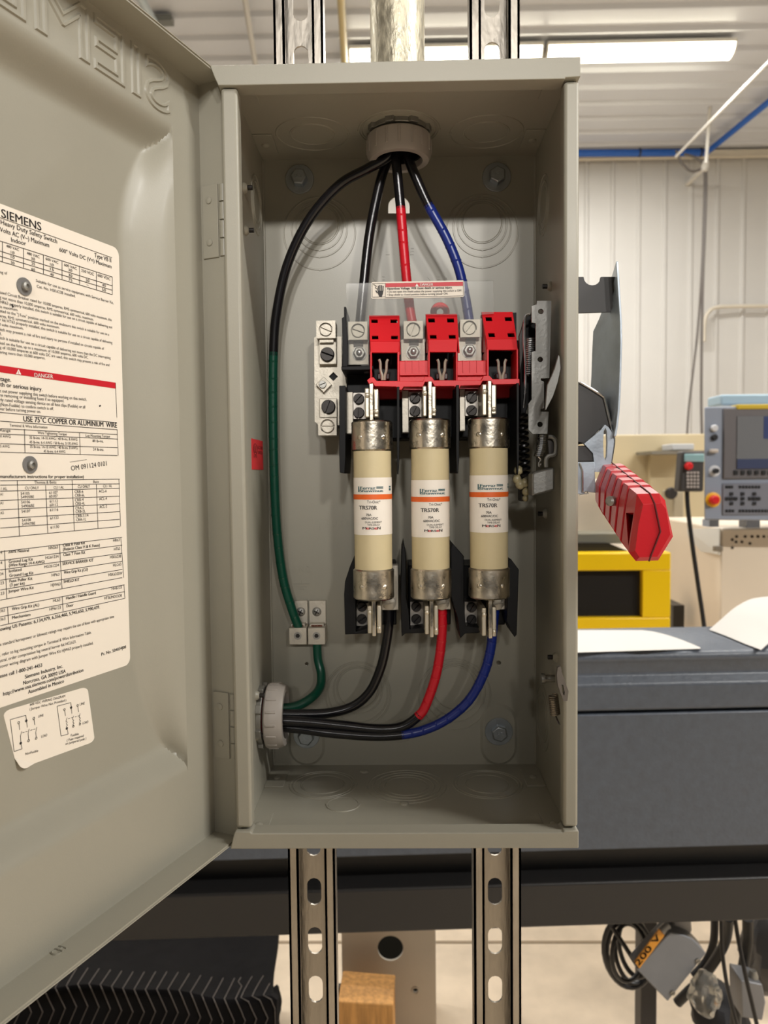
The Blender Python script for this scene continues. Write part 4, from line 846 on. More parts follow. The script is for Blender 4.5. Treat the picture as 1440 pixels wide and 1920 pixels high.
for k, (px, py, r) in enumerate(((972, 882, 9), (969, 898, 9), (975, 908, 10), (984, 905, 9), (986, 922, 8), (985, 934, 6))):
    mb.lathe([(r*.3*S(Yk), -r*S(Yk)), (r*.8*S(Yk), -.6*r*S(Yk)), (r*S(Yk), 0), (r*.8*S(Yk), .6*r*S(Yk)), (r*.3*S(Yk), r*S(Yk))], P(px, py, Yk+.012), (.2*math.sin(k*2), .3, 1), 10)
mb.build('greased_spring_seat', mat('yellowed_grease', (150, 140, 108), .35, bump=.6, bscale=150, var=.3, vscale=150), me_, smooth=60)
MB().pbox(976, 915, 990, 940, Yk+.016, Yk+.03).build('spring_post', DARKSTEEL, me_, bevel=.001)
# ================================================================== bushings
def bushing(o, ax, label, ro, h, insert=None, grp='plastic conduit bushings'):
    o = V(o); ax = V(ax); t = thing('conduit_bushing', label, 'bushing', o, grp)
    ex, ey, ez = frame_from(ax)
    nut = MB().ringbody(o, ax, ro*.78, ro*.93, .0042, 40).build('locknut', ZINC, t, bevel=.0005)
    for k in range(8):
        a = 2*PI*k/8+.3; d = ex*math.cos(a)+ey*math.sin(a); g = ey*math.cos(a)-ex*math.sin(a); c = o+d*ro*.96
        mb = MB(); mb.loft([[c+g*(sg*.0042)*sc+d*.0016*r_ for sg, r_ in ((-1, -1), (1, -1), (.8, 1), (-.8, 1))] for sc in (1,)]+[[c+ax*.0044+g*(sg*.0042)+d*.0016*r_ for sg, r_ in ((-1, -1), (1, -1), (.8, 1), (-.8, 1))]]); mb.build('nut_lug', ZINC, nut, bevel=.0003)
    b0 = .0062
    MB().lathe([(ro*.74, b0-.002), (ro*.97, b0), (ro, b0+.001), (ro, h-.004), (ro*.93, h), (ro*.74, h), (ro*.71, h-.002), (ro*.71, b0), (ro*.74, b0-.002)], o, ax, 56, cap=False).build('bushing_ring', BUSH, t, smooth=30)
    ribs = MB()
    for k in range(16):
        a = 2*PI*k/16; d = ex*math.cos(a)+ey*math.sin(a); g = ey*math.cos(a)-ex*math.sin(a)
        pts = [(-.0012, b0+.002), (.0012, b0+.002), (.0012, h-.005), (-.0012, h-.005)]
        ribs = MB(); ribs.loft([[o+d*(ro-.0006)+g*x+ax*y for x, y in pts], [o+d*(ro+.0007)+g*x*.7+ax*y for x, y in pts]]); ribs.build('grip_rib', BUSH, t, bevel=.0003)
    MB().ringbody(o+ax*.001, ax, ro*.64, ro*.71, h-.006, 40).build('throat', insert or BLACKP, t)
    return t
tb = PZ(748, 243, ZT-.0015); bushing(tb, (0, 0, -1), 'grey plastic bushing hanging from the enclosure roof around the incoming wires', .0262, .0255)
lb_ = PX(489, 1341, -XI); bushing(lb_, (1, 0, 0), 'grey plastic bushing on the left wall around the outgoing wires', .0268, .0215, mat('red_throat', (170, 20, 26), .4))
# the conduit and the two struts
c0 = V((tb.x-.0005, tb.y, ZT+.0016))
t = thing('steel_conduit', 'galvanised steel conduit rising from the top of the enclosure', 'conduit', c0)
CON = mat('speckled_galvanised_pipe', (198, 190, 168), .45, .7, bump=.5, bscale=420, var=.30, vscale=260, rvar=.15, stretch=(1, 1, .35))
MB().lathe([(.0195, 0), (.0222, 0), (.0222, 1.1), (.0195, 1.1), (.0195, 0)], c0+V((0, 0, .003)), (0, 0, 1), 40, cap=False).build('pipe', CON, t)
MB().ringbody(c0, (0, 0, 1), .020, .0252, .0035, 40).build('locknut', ZINC, t, bevel=.0004)
YS = BD+.003
def strut(pt, pb, label):
    a, b = P(*pt, YS+.003), P(*pb, YS+.003); X = (a.x+b.x)/2; hw = .0222; dp = .0206
    L = 2.35; zs = P(pb[0], 1761, YS+dp).z; sp = .0490
    mb = MB(); z = zs-math.floor((zs-.05)/sp)*sp; zlo = .003; y0, y1 = YS+dp-.0022, YS+dp; wi = hw-.0005
    while z < L-.04:                               # one cell of web round each slot
        zhi = z+sp/2; sl = slotpts(X, z, .0138, .0272, 6); n = len(sl); rim = []
        for a_, b_ in sl:
            dx, dz = a_-X, b_-z; hz = (zhi-z) if dz > 0 else (z-zlo); k = 1/max(abs(dx)/wi, abs(dz)/hz); rim.append((X+dx*k, z+dz*k))
        f = []
        for y in (y0, y1): f.append([V((p[0], y, p[1])) for p in sl]+[V((p[0], y, p[1])) for p in rim])
        cs_ = [(X+wi, zhi), (X-wi, zhi), (X-wi, zlo), (X+wi, zlo)]
        for y, vs in ((y0, f[0]), (y1, f[1])):
            faces = [(i, (i+1) % n, n+(i+1) % n, n+i) for i in range(n)]
            vs2 = vs+[V((c_[0], y, c_[1])) for c_ in cs_]
            for ci, c_ in enumerate(cs_):          # fill the corners between neighbouring rim points on different sides
                for i in range(n):
                    p, q_ = rim[i], rim[(i+1) % n]
                    if (abs(p[0]-c_[0]) < 1e-6 and abs(q_[1]-c_[1]) < 1e-6) or (abs(p[1]-c_[1]) < 1e-6 and abs(q_[0]-c_[0]) < 1e-6): faces.append((n+i, n+(i+1) % n, 2*n+ci))
            mb.add(vs2, faces)
        mb.add(f[0][:n]+f[1][:n], [(i, (i+1) % n, n+(i+1) % n, n+i) for i in range(n)])
        zlo = zhi; z += sp
    mb.box(X-wi, X+wi, y0, y1, zlo, L)
    for sg in (-1, 1):
        x0, x1 = sorted((X+sg*hw, X+sg*(hw-.0022))); mb.box(x0, x1, YS, YS+dp, .003, L)
        x0, x1 = sorted((X+sg*hw, X+sg*(hw-.0100))); mb.box(x0, x1, YS, YS+.0022, .003, L)
        x0, x1 = sorted((X+sg*(hw-.0078), X+sg*(hw-.0100))); mb.box(x0, x1, YS, YS+.0075, .003, L)
    o = mb.build('strut_channel', GALV, None, smooth=30); tag(o, label, 'strut', 'steel strut channels'); return o
strut((562, 60), (584, 1700), 'left slotted steel strut channel standing behind the enclosure')
strut((926.5, 60), (932.5, 1700), 'right slotted steel strut channel standing behind the enclosure')

# ================================================================== wires
def wire(name, label, pts, r, m, split=None, m2=None, tape=True, wob=0., grp='power wires in the enclosure', group2=None):
    """pts (px, py, Y); split = index of the control point where the coloured tape starts"""
    w_ = [P(a, b, c) for a, b, c in pts]; full = spline(w_, 12); t = thing(name, label, 'wire', w_[-1] if w_[-1].z < w_[0].z else w_[0], grp)
    if split is None:
        MB().tube(full, r, 16).build('sheath', m, t, smooth=60)
    else:
        k = split*12; n = len(full)
        A, B = (full[:k+2], full[k:])
        ma, mb2 = (m, m2)
        MB().tube(A, r, 16).build('sheath' if ma is BLACKW else 'tape_wrap', ma, t, smooth=60)
        MB().tube(B, r, 16).build('sheath' if mb2 is BLACKW else 'tape_wrap', mb2, t, smooth=60)
        tp = A if ma is not BLACKW else B; tm = ma if ma is not BLACKW else mb2
        # overlapping turns of tape: thin raised edges round the wire
        tot = 0; nxt = .004; ed = MB(); i_ = 0
        for i in range(1, len(tp)-1):
            tot += (tp[i]-tp[i-1]).length
            if tot > nxt:
                d = (tp[i+1]-tp[i-1]).normalized(); tilt = V((.45*math.sin(i*1.7), .3, .1)); nx = (d+tilt*.55).normalized(); nxt += .0125+.004*math.sin(i)
                # elliptical ring following a slanted plane
                ex, ey, _ = frame_from(d); ring = []
                for q_ in range(14):
                    rd = ex*math.cos(2*PI*q_/14)+ey*math.sin(2*PI*q_/14); s_ = -rd.dot(nx)/max(.3, d.dot(nx)); ring.append((rd, s_))
                ed.loft([[tp[i]+rd*(r-.0004)+d*(s_*r) for rd, s_ in ring], [tp[i]+rd*(r+.00028)+d*(s_*r+.0004) for rd, s_ in ring], [tp[i]+rd*(r-.0004)+d*(s_*r+.0042) for rd, s_ in ring]], cap=False)
        if ed.v: ed.build('tape_edge', tm, t, smooth=25)
    return t
RW = .0041
def bt(px, py): return PZ(px, py, ZT-.02).y
wire('ground_wire', 'long ground wire bowing down the left, black above and green taped below', [(745, 252, .094), (728, 292, .092), (690, 316, .094), (640, 344, .100), (594, 392, .108), (560, 446, .113), (534, 512, .118), (518, 592, .122), (513, 660, .124), (512, 760, .126), (514, 880, .127), (519, 990, .128), (530, 1080, .129), (546, 1138, .130), (560, 1176, .132)], RW, BLACKW, 8, GREENT)
wire('line_wire', 'plain black line wire dropping to the leftmost line lug', [(744, 250, .100), (730, 292, .100), (716, 330, .100), (703, 385, .099), (692, 445, .098), (684, 515, .097), (677, 585, .096), (675, 608, .096)], RW, BLACKW)
wire('line_wire', 'line wire with red tape dropping to the middle line lug', [(748, 250, .090), (743, 295, .090), (746, 335, .091), (751, 388, .092), (755, 440, .093), (762, 520, .095), (768, 575, .096), (773, 606, .096)], RW*.98, BLACKW, 3, REDT)
wire('line_wire', 'line wire with blue tape curving right to the rightmost line lug', [(752, 250, .094), (766, 298, .092), (783, 340, .092), (803, 384, .093), (836, 444, .094), (859, 500, .095), (872, 555, .096), (880, 603, .096)], RW, BLACKW, 3, BLUET)
bl = lb_.y
wire('load_wire', 'plain black load wire sweeping from the left fuse base to the side bushing', [(730, 1138, .096), (729, 1170, .096), (724, 1208, .097), (714, 1252, .098), (694, 1296, .099), (662, 1324, .099), (615, 1337, .097), (560, 1339, .093), (505, 1338, .088)], RW, BLACKW)
wire('load_wire', 'load wire with red tape curving from the middle fuse base to the side bushing', [(829, 1138, .096), (829, 1180, .096), (825, 1225, .095), (816, 1272, .094), (800, 1318, .092), (787, 1340, .091), (755, 1362, .090), (710, 1367, .089), (640, 1360, .086), (570, 1353, .082), (505, 1350, .0795)], RW, REDT, 5, BLACKW)
wire('load_wire', 'load wire with blue tape making the widest sweep from the right fuse base', [(928, 1138, .096), (924, 1180, .096), (919, 1222, .095), (906, 1266, .094), (880, 1312, .093), (842, 1346, .092), (800, 1367, .091), (757, 1377, .090), (700, 1380, .088), (620, 1374, .084), (560, 1366, .085), (505, 1362, .086)], RW, BLUET, 7, BLACKW)
wire('ground_wire', 'short green taped wire from the right ground lug down into the side bushing', [(594, 1200, .134), (596, 1235, .133), (602, 1262, .130), (600, 1288, .122), (583, 1309, .110), (552, 1325, .103), (505, 1328, .0965)], RW*.98, GREENT)

# ================================================================== operating handle and its guard, outside the right wall
hd = thing('operating_handle', 'red gripped operating handle with curved steel guard on the right side', 'handle', P(1120, 930, .06))
# curved guard strip: steel sheet bent along its height, seen almost edge on
Yg = .075
sl = [(1147, 486, 1155, 490), (1141, 503, 1157, 520), (1134, 521, 1158.5, 545), (1123, 556, 1160.5, 575), (1112, 588, 1162, 600), (1110, 640, 1162.8, 640), (1108.5, 690, 1161.5, 690), (1106, 722, 1160, 735), (1120, 742, 1158, 770), (1138, 790, 1154.5, 800), (1145, 815, 1151, 818)]
mb = MB(); rings = []
for xa, ya, xb, yb in sl:
    p0 = P(xa, ya, Yg+.035); p1 = P(xb, yb, Yg-.012); p0.z = p1.z; th = V((.0018, 0, 0)); rings.append([p0, p1, p1+th, p0+th])
mb.loft(rings); mb.build('guard_plate', BLUESTEEL, hd, bevel=.0004)
mb = MB(); mb.pplate([(1078, 519), (1094, 519)]+[(1110.5-16*math.cos(PI*k/8), 520+15*math.sin(PI*k/8)) for k in range(9)]+[(1127, 519), (1159, 519), (1161, 560), (1160.5, 584), (1078, 587)], [], Yg+.006, Yg+.0085)
mb.build('guard_bracket', mat('black_painted_steel', (46, 44, 43), .5), hd, smooth=0)
mb = MB(); mb.pprism([(1078, 712), (1087, 717), (1130, 743), (1133, 748), (1148, 812), (1141, 802), (1134, 797), (1128, 803), (1095.5, 832), (1078, 828)], Yg, Yg+.03); mb.build('pivot_block', MATS['black_painted_steel'], hd, bevel=.0006)
MB().tube(spline([P(x, y, Yg-.001) for x, y in ((1087, 716.5), (1112, 731), (1130, 743), (1134, 750), (1142, 784), (1149, 812), (1151, 828), (1148, 850), (1145, 868))], 4), .0012, 8).build('pivot_rim', STEEL, hd)
mb = MB(); mb.pprism([(1078, 836), (1108, 835), (1116, 862), (1112, 866), (1078, 866)], Yg-.004, Yg+.03); mb.build('pivot_foot', MATS['black_painted_steel'], hd, bevel=.0008)
# lever arm with a long slot
arm = [(1095.5, 832), (1127, 806), (1134, 796), (1141, 801), (1149, 813), (1151, 828), (1146, 868), (1140, 885), (1116, 885), (1112, 850)]
mb = MB(); mb.pplate(arm, [[(1135, 802), (1138, 809), (1139, 830), (1138, 856), (1135, 864), (1132, 856), (1131, 830), (1132, 809)]], Yg-.006, Yg-.002); mb.build('lever_arm', BLUESTEEL, hd, bevel=.0005)
mb = MB(); mb.pprism([(1078, 866), (1115, 866), (1117, 924), (1098, 922), (1096, 926), (1078, 927)], Yg-.008, Yg-.005); mb.build('lower_bracket', BLUESTEEL, hd, bevel=.0005)
mb = MB().tube([P(x, y, Yg-.009) for x, y in ((1087, 868), (1092, 882), (1092, 922), (1101, 922), (1103, 926), (1087, 928))], .0008, 6); mb.build('bracket_edge', STEEL, hd)
# grip: tapering eight-sided bar, ridged, with two end halves
FRO = [(1206, 946), (1240, 943), (1249, 955), (1257, 1002), (1233, 1044), (1199, 1045), (1191, 1033), (1197, 985)]
FR1 = [(1194, 926), (1236, 925), (1247, 938), (1262, 1006), (1234, 1051), (1192, 1052), (1179, 1036), (1190, 958)]
BK = [(1128, 869), (1160, 866), (1168, 872), (1171, 915), (1150, 950), (1122, 950), (1114, 935), (1113, 905)]
y0g, y1g = .075, -.045
f0 = [P(a, b, y1g-.006) for a, b in FRO]; f1 = [P(a, b, y1g) for a, b in FR1]; bk = [P(a, b, y0g) for a, b in BK]
def sec(t, s=1.):
    pts = [bk[i].lerp(f1[i], t) for i in range(8)]; c = sum(pts, V((0, 0, 0)))/8
    return [c+(p-c)*s for p in pts]
rings = [sec(0, .80), sec(.03, .97)]
tt = .03
for k in range(5):
    rings += [sec(tt, .955), sec(tt+.014, .99), sec(tt+.132, 1.03), sec(tt+.137, 1.015), sec(tt+.139, .91), sec(tt+.156, .91)]; tt += .158
ra, rc = sec(tt, .985), sec(1, 1.)
rings += [ra, rc, f0]
grip = MB().loft(rings)
del grip.f[(len(rings)-3)*8+6]                       # open one side facet and sink a triangular pocket into it
A6, A7, C7, C6 = ra[6], ra[7], rc[7], rc[6]
def on(s_, t_): return A6.lerp(A7, t_).lerp(C6.lerp(C7, t_), s_)
T = [on(.93, .95), on(.10, .80), on(.86, .10)]; cm = sum(rc, V((0, 0, 0)))/8
D = [p+(cm-p)*.45+V((.006, .022, 0)) for p in T]
grip.add([A6, A7, C7, C6]+T+D, [(1, 2, 4, 5), (2, 3, 6, 4), (3, 0, 5, 6), (0, 1, 5), (4, 5, 8, 7), (5, 6, 9, 8), (6, 4, 7, 9), (7, 8, 9)])
nw = {}; rep = []                                    # weld the pocket to the bar
for k_, p_ in enumerate(grip.v): rep.append(nw.setdefault((round(p_.x, 6), round(p_.y, 6), round(p_.z, 6)), k_))
grip.f = [tuple(rep[i] for i in f) for f in grip.f]
go = grip.build('grip', REDGRIP, hd, smooth=0, bevel=.0008)
# parting seam round the grip
sm = [sec(t_, 1.004)[0].lerp(sec(t_, 1.004)[1], .58) for t_ in (.02, .2, .4, .6, .8, 1.)]+[f0[0].lerp(f0[1], .62)+V((0, -.0003, 0)), f0[7].lerp(f0[3], .68)+V((0, -.0006, 0)), f0[5].lerp(f0[4], .6)+V((0, -.0003, 0)), f1[5].lerp(f1[4], .6)]
MB().tube(sm, .0006, 6).build('grip_seam', mat('dark_red_seam', (96, 8, 14), .6), hd)
c = P(1141, 941, y0g+(y1g-y0g)*.52)
c = P(1143, 940, .0); MB().lathe([(.0036, 0), (.0036, .004), (.0020, .0052)], c+V((.004, .006, 0)), (-.75, -.66, 0), 16).build('grip_screw', ZINC, hd)
# ================================================================== dark machine bed across the background
MY = .95; MROT = Matrix.Rotation(math.radians(3.0), 3, 'Z'); MC = V((.25, MY, 0))
def rot(mb):
    mb.v = [MC+MROT @ (p-MC) for p in mb.v]; return mb
HAM = mat('dark_hammertone_paint', (84, 91, 102), .4, bump=.5, bscale=160, var=.10, vscale=60, rvar=.08)
HAMD = mat('dark_smooth_paint', (37, 36, 36), .42, bump=.2, bscale=200)
bed = thing('machine_bed', 'dark grey machine bed running across the background behind the enclosure', 'machine', (.6, 1.2, 0))
zy = lambda y, Y=MY: P(1100, y, Y).z
def sweep(prof, x0=-1.6, x1=2.3): return rot(MB().loft([[V((x, a, b)) for a, b in prof] for x in (x0, x1)]))
ztop = zy(1226); yback = PZ(1100, 1180, ztop).y
prof = [(MY+.012, ztop), (yback, ztop), (yback, zy(1336)), (MY+.002, zy(1336)), (MY-.006, zy(1333)), (MY-.006, zy(1286)), (MY+.002, zy(1278)), (MY+.010, zy(1270)), (MY+.006, zy(1250)), (MY, zy(1240)), (MY+.002, zy(1232))]
sweep(prof).build('top_cover', HAM, bed, bevel=.004, seg=3)
sweep([(MY+.02, zy(1330)), (yback-.02, zy(1330)), (yback-.02, zy(1600)), (MY+.02, zy(1600))]).build('inner_body', HAMD, bed)
sweep([(MY-.004, zy(1341)), (MY+.03, zy(1341)), (MY+.03, zy(1596)), (MY-.004, zy(1596))]).build('front_panel', HAM, bed, bevel=.003)
sweep([(MY+.05, zy(1590)), (yback-.03, zy(1590)), (yback-.03, zy(1665)), (MY+.05, zy(1665))]).build('recess_panel', HAMD, bed)
sweep([(MY-.006, zy(1655)), (MY+.20, zy(1655)), (MY+.20, zy(1737)), (MY-.006, zy(1737))]).build('lower_beam', HAMD, bed, bevel=.005, seg=3)
zb_ = zy(1737)
for x in (-1.45, 2.1):
    rot(MB().box(x-.09, x+.09, MY+.02, MY+.19, 0, zb_)).build('leg', HAMD, bed, bevel=.004)
# papers on the bed
PAP = mat('white_paper', (216, 212, 206), .6)
zp = ztop+.0022
def prj(px, py, dz=0.): return PZ(px, py, zp+dz)
n = 14
top = [(1060+(1313-1060)*k/n, 1181.5+(0 if k < 8 else (k-8)**1.5*2.2)) for k in range(n+1)]; bot = [(1060+(1313-1060)*k/n, 1224-.55*k) for k in range(n+1)]
mb = MB(); rows = []
for j in range(5):
    f = j/4; rows.append([prj(a[0]*(1-f)+b[0]*f, a[1]*(1-f)+b[1]*f, .0015*math.sin(k*.9)*f+.0008) for k, (a, b) in enumerate(zip(top, bot))])
mb.loft([r for r in rows], cap=False, closed=False); mb.loft([[p+V((0, 0, -.0006)) for p in r] for r in rows], cap=False, closed=False)
tag(mb.build('paper_sheet', PAP), 'flat white paper sheet lying on the dark machine bed', 'paper', 'papers on the machine bed')
R0 = [prj(1330, 1181), prj(1362, 1193), prj(1395, 1207), prj(1427, 1219)]
def up(px, py, Y): return P(px, py, Y)
r0y = [p.y for p in R0]
R1 = [up(1351, 1163, r0y[0]+.02), up(1385, 1171, r0y[1]+.03), up(1420, 1183, r0y[2]+.04), up(1455, 1196, r0y[3]+.05)]
R2 = [up(1378, 1140, r0y[0]+.05), up(1415, 1148, r0y[1]+.06), up(1455, 1160, r0y[2]+.07), up(1495, 1172, r0y[3]+.08)]
R3 = [up(1408, 1124, r0y[0]+.09), up(1448, 1130, r0y[1]+.1), up(1490, 1140, r0y[2]+.11), up(1530, 1150, r0y[3]+.12)]
R4 = [up(1440, 1119, r0y[0]+.14), up(1480, 1124, r0y[1]+.15), up(1520, 1132, r0y[2]+.16), up(1560, 1140, r0y[3]+.17)]
mb = MB(); cols = []
for c_ in range(4): cols.append(spline([R0[c_], R1[c_], R2[c_], R3[c_], R4[c_]], 5))
for dz in (0, .0007): mb.loft([[p+V((0, dz, dz)) for p in c_] for c_ in cols], cap=False, closed=False)
tag(mb.build('paper_sheet', PAP, smooth=70), 'curled white paper booklet rising at the right end of the machine bed', 'paper', 'papers on the machine bed')

# ================================================================== yellow guarded machine
YEL = mat('yellow_guard_paint', (255, 210, 8), .35, bump=.1, bscale=60)
CREAM = mat('cream_machine_paint', (232, 218, 198), .4, var=.03, vscale=3)
ym = thing('guarded_machine', 'cream machine with a yellow framed window guard right of the enclosure', 'machine', (.85, 2.8, 0))
Y1 = 2.4
x0, x1 = P(985, 1100, Y1).x, P(1258, 1100, Y1).x; z1, z0 = P(1170, 1036, Y1).z, P(1170, 1186, Y1).z; xw0, xw1 = P(1030, 1100, Y1).x, P(1205, 1100, Y1).x; zw1, zw0 = P(1170, 1070, Y1).z, P(1170, 1158, Y1).z
for A in ((x0, x1, zw1, z1), (x0, x1, z0, zw0)): MB().box(A[0], A[1], Y1, Y1+.06, A[2], A[3]).build('guard_rail', YEL, ym, bevel=.006)
for A in ((x0, xw0), (xw1, x1)): MB().box(A[0], A[1], Y1+.002, Y1+.06, zw0, zw1).build('guard_stile', YEL, ym, bevel=.003)
MB().box(xw0-.01, xw1+.01, Y1+.03, Y1+.036, zw0-.01, zw1+.01).build('guard_window', mat('smoked_window', (44, 42, 40), .12, spec=.6), ym)
MB().box(x0-.05, x1-.02, Y1+.07, Y1+.75, 0, P(1170, 1034, Y1+.07).z).build('cabinet', CREAM, ym, bevel=.01)
MB().pbox(985, 1000, 1168, 1020, Y1+.1, Y1+.6).build('ram_bar', mat('olive_grey_paint', (136, 132, 116), .45), ym, bevel=.004)
MB().pprism([(985, 1018), (1140, 1018), (1185, 1036), (1180, 1044), (985, 1044)], Y1+.06, Y1+.6).build('ram_table', mat('black_oily_steel', (36, 34, 32), .4), ym)
MB().pbox(985, 900, 1160, 1000, Y1+.25, Y1+.9).build('head', CREAM, ym, bevel=.01)
MB().pbox(1262, 1135, 1283, 1185, 2.9, 3.1).build('base_casting', MATS['black_oily_steel'], ym)
# beige cabinet against the far wall
BEI = mat('beige_cabinet_paint', (206, 190, 154), .5, var=.04, vscale=3)
a = P(1166, 815, 4.2); b = P(1345, 815, 4.2)
t = thing('beige_cabinet', 'tall beige cabinet standing below the white ribbed wall', 'cabinet', ((a.x+b.x)/2, 4.6, 0))
MB().box(a.x-.5, b.x, 4.2, 5.0, 0, a.z).build('body', BEI, t, bevel=.008)
MB().pbox(1222, 845, 1330, 851, 3.9, 4.19).build('shelf', mat('grey_shelf_steel', (120, 114, 102), .5), t)
MB().pbox(1260, 832, 1302, 844, 4.0, 4.18).build('folded_cloth', mat('pale_grey_cloth', (196, 196, 196), .8), t, bevel=.006)
MB().pbox(1218, 850, 1282, 1120, 4.15, 4.198).build('door_panel', mat('beige_door_paint', (200, 184, 148), .5), t, bevel=.004)
MB().pbox(1262, 920, 1282, 1130, 3.7, 3.9).build('column', mat('tan_grey_column', (170, 158, 134), .5), t, bevel=.01)
for y in (925, 1025): MB().lathe([(.03, -.02), (.035, 0), (.03, .02)], P(1258, y, 3.68), FR, 14).build('clamp_knob', DARKSTEEL, t)
# cream control cabinet
Y2 = 2.6
t = thing('control_cabinet', 'cream control cabinet with round vent holes under the control console', 'cabinet', P(1420, 985, Y2+.3).xyz*1.0)
t.location.z = 0; WLOC[t.name] = V(t.location)
x0, x1 = P(1352, 1000, Y2).x, P(1640, 1000, Y2).x; zt = P(1400, 990, Y2).z
xl = P(1285, 1000, Y2+.45).x
fp = [(x0, Y2), (x1, Y2), (x1, Y2+.8), (xl, Y2+.8), (xl, Y2+.45)]
mb = MB(); hs = []
mb.loft([[V((a, b, 0)) for a, b in fp], [V((a, b, zt)) for a, b in fp]]); mb.build('body', CREAM, t, bevel=.008)
HOLE = mat('dark_vent_hole', (70, 58, 44), .7)
for k, (px, py) in enumerate(((1381, 1006), (1397, 1006), (1410, 1006), (1421, 1006), (1432, 1006), (1373, 1012), (1380, 1016), (1391, 1016), (1406, 1019), (1373, 1027), (1443, 1006))):
    MB().lathe([(2.8*S(Y2), -.001), (2.8*S(Y2), .0015)], P(px, py, Y2), FR, 10).build('vent_hole', HOLE, t)
MB().pbox(1340, 1024, 1356, 1034, Y2-.012, Y2+.01).build('latch', mat('grey_latch', (132, 122, 106), .5), t, bevel=.003)
c = [P(1290, 992, Y2+.42), P(1351, 990, Y2-.004), P(1350, 1040, Y2-.004), P(1294, 1030, Y2+.42)]
MB().loft([c, [p+V((-.006, -.004, 0)) for p in c]]).build('taped_notice', mat('pale_film', (226, 226, 222), .4), t)
# control console
Y3 = 2.45
cs = thing('control_console', 'blue grey machine control console with screen, keypad and red stop button', 'control panel', P(1420, 985, Y3))
BG = mat('blue_grey_console', (152, 160, 176), .45); BZ2 = mat('console_bezel', (112, 108, 110), .45)
f_ = [P(*z, Y3) for z in ((1320, 763), (1600, 758), (1600, 978), (1320, 975))]; MB().loft([f_, [p+V((.04, .05, 0)) for p in f_], [p+V((.16 if k in (0, 3) else -.05, .22, -.03 if k < 2 else .03)) for k, p in enumerate(f_)]]).build('housing', BG, cs, bevel=.005)
MB().pbox(1357, 764, 1590, 897, Y3-.008, Y3+.01).build('bezel', BZ2, cs, bevel=.004)
sc_ = MB().pbox(1382, 780, 1560, 878, Y3-.011, Y3).build('screen', mat('grey_screen', (124, 126, 130), .25), cs)
MB().pbox(1382, 860, 1560, 878, Y3-.0118, Y3).build('screen_bar', mat('blue_screen_bar', (70, 78, 108), .3), sc_)
MB().pbox(1432, 780, 1560, 822, Y3-.0118, Y3).build('screen_window', mat('navy_screen_patch', (66, 78, 124), .3), sc_)
MB().pbox(1383, 757, 1600, 766, Y3-.012, Y3+.05).build('yellow_strip', mat('yellow_strip_paint', (218, 188, 50), .45), cs, bevel=.003)
KEY = mat('black_key', (30, 30, 32), .5)
for k in range(9): MB().pbox(1377+13*k, 882, 1384+13*k, 890, Y3-.013, Y3).build('soft_key', KEY, cs)
MB().pbox(1355, 905, 1590, 965, Y3-.005, Y3+.01).build('key_panel', mat('console_key_panel', (130, 132, 142), .45), cs, bevel=.003)
for y, xs in ((913, list(range(1361, 1376, 5))+list(range(1386, 1428, 6))), (958, list(range(1361, 1376, 6))+list(range(1386, 1470, 6)))):
    for x in xs: MB().pbox(x, y-2.5, x+3.8, y+2.5, Y3-.008, Y3).build('key', KEY, cs)
for cx in (1372, 1393, 1415):
    for dx, dy in ((0, -9), (-8, 0), (8, 0), (0, 9), (0, 0)):
        if cx == 1393 and dx: continue
        MB().pbox(cx+dx-3.2, 935+dy-3, cx+dx+3.2, 935+dy+3, Y3-.009, Y3).build('jog_key', KEY, cs)
def knob(px, py, r, m, h, nm, par=cs): return MB().lathe([(r*S(Y3), 0), (r*S(Y3), h*.6), (r*.75*S(Y3), h)], P(px, py, Y3), FR, 20).build(nm, m, par)
WHT = mat('white_button', (225, 225, 228), .4)
knob(1338.5, 803, 6.5, WHT, .012, 'lamp_button'); knob(1339, 820, 6, KEY, .012, 'black_button')
MB().pbox(1333, 842, 1348, 849, Y3-.018, Y3).build('key_switch', mat('beige_switch', (206, 194, 182), .4), cs, bevel=.004)
k_ = knob(1339.5, 883, 10.5, WHT, .003, 'dial_plate'); MB().lathe([(5*S(Y3), 0), (4.5*S(Y3), .02)], P(1340, 883, Y3)+FR*.003, FR, 16).build('dial', KEY, k_)
k_ = knob(1336.5, 937, 14, mat('yellow_stop_ring', (244, 186, 40), .4), .006, 'stop_ring'); MB().lathe([(8.5*S(Y3), 0), (8.5*S(Y3), .018), (6*S(Y3), .024)], P(1336.5, 937, Y3)+FR*.006, FR, 20).build('stop_button', mat('red_stop_button', (228, 40, 44), .35), k_)
MB().pbox(1330, 975, 1348, 988, Y3+.05, Y3+.12).build('stand_foot', BG, cs); MB().pbox(1400, 975, 1425, 990, Y3+.05, Y3+.12).build('stand_foot', BG, cs)
o = MB().pbox(1352, 738, 1600, 758, Y3+.16, Y3+.3).build('plastic_bin', mat('pale_blue_plastic', (172, 198, 214), .4), None, bevel=.008); tag(o, 'pale blue plastic bin lying on top of the control console', 'bin')
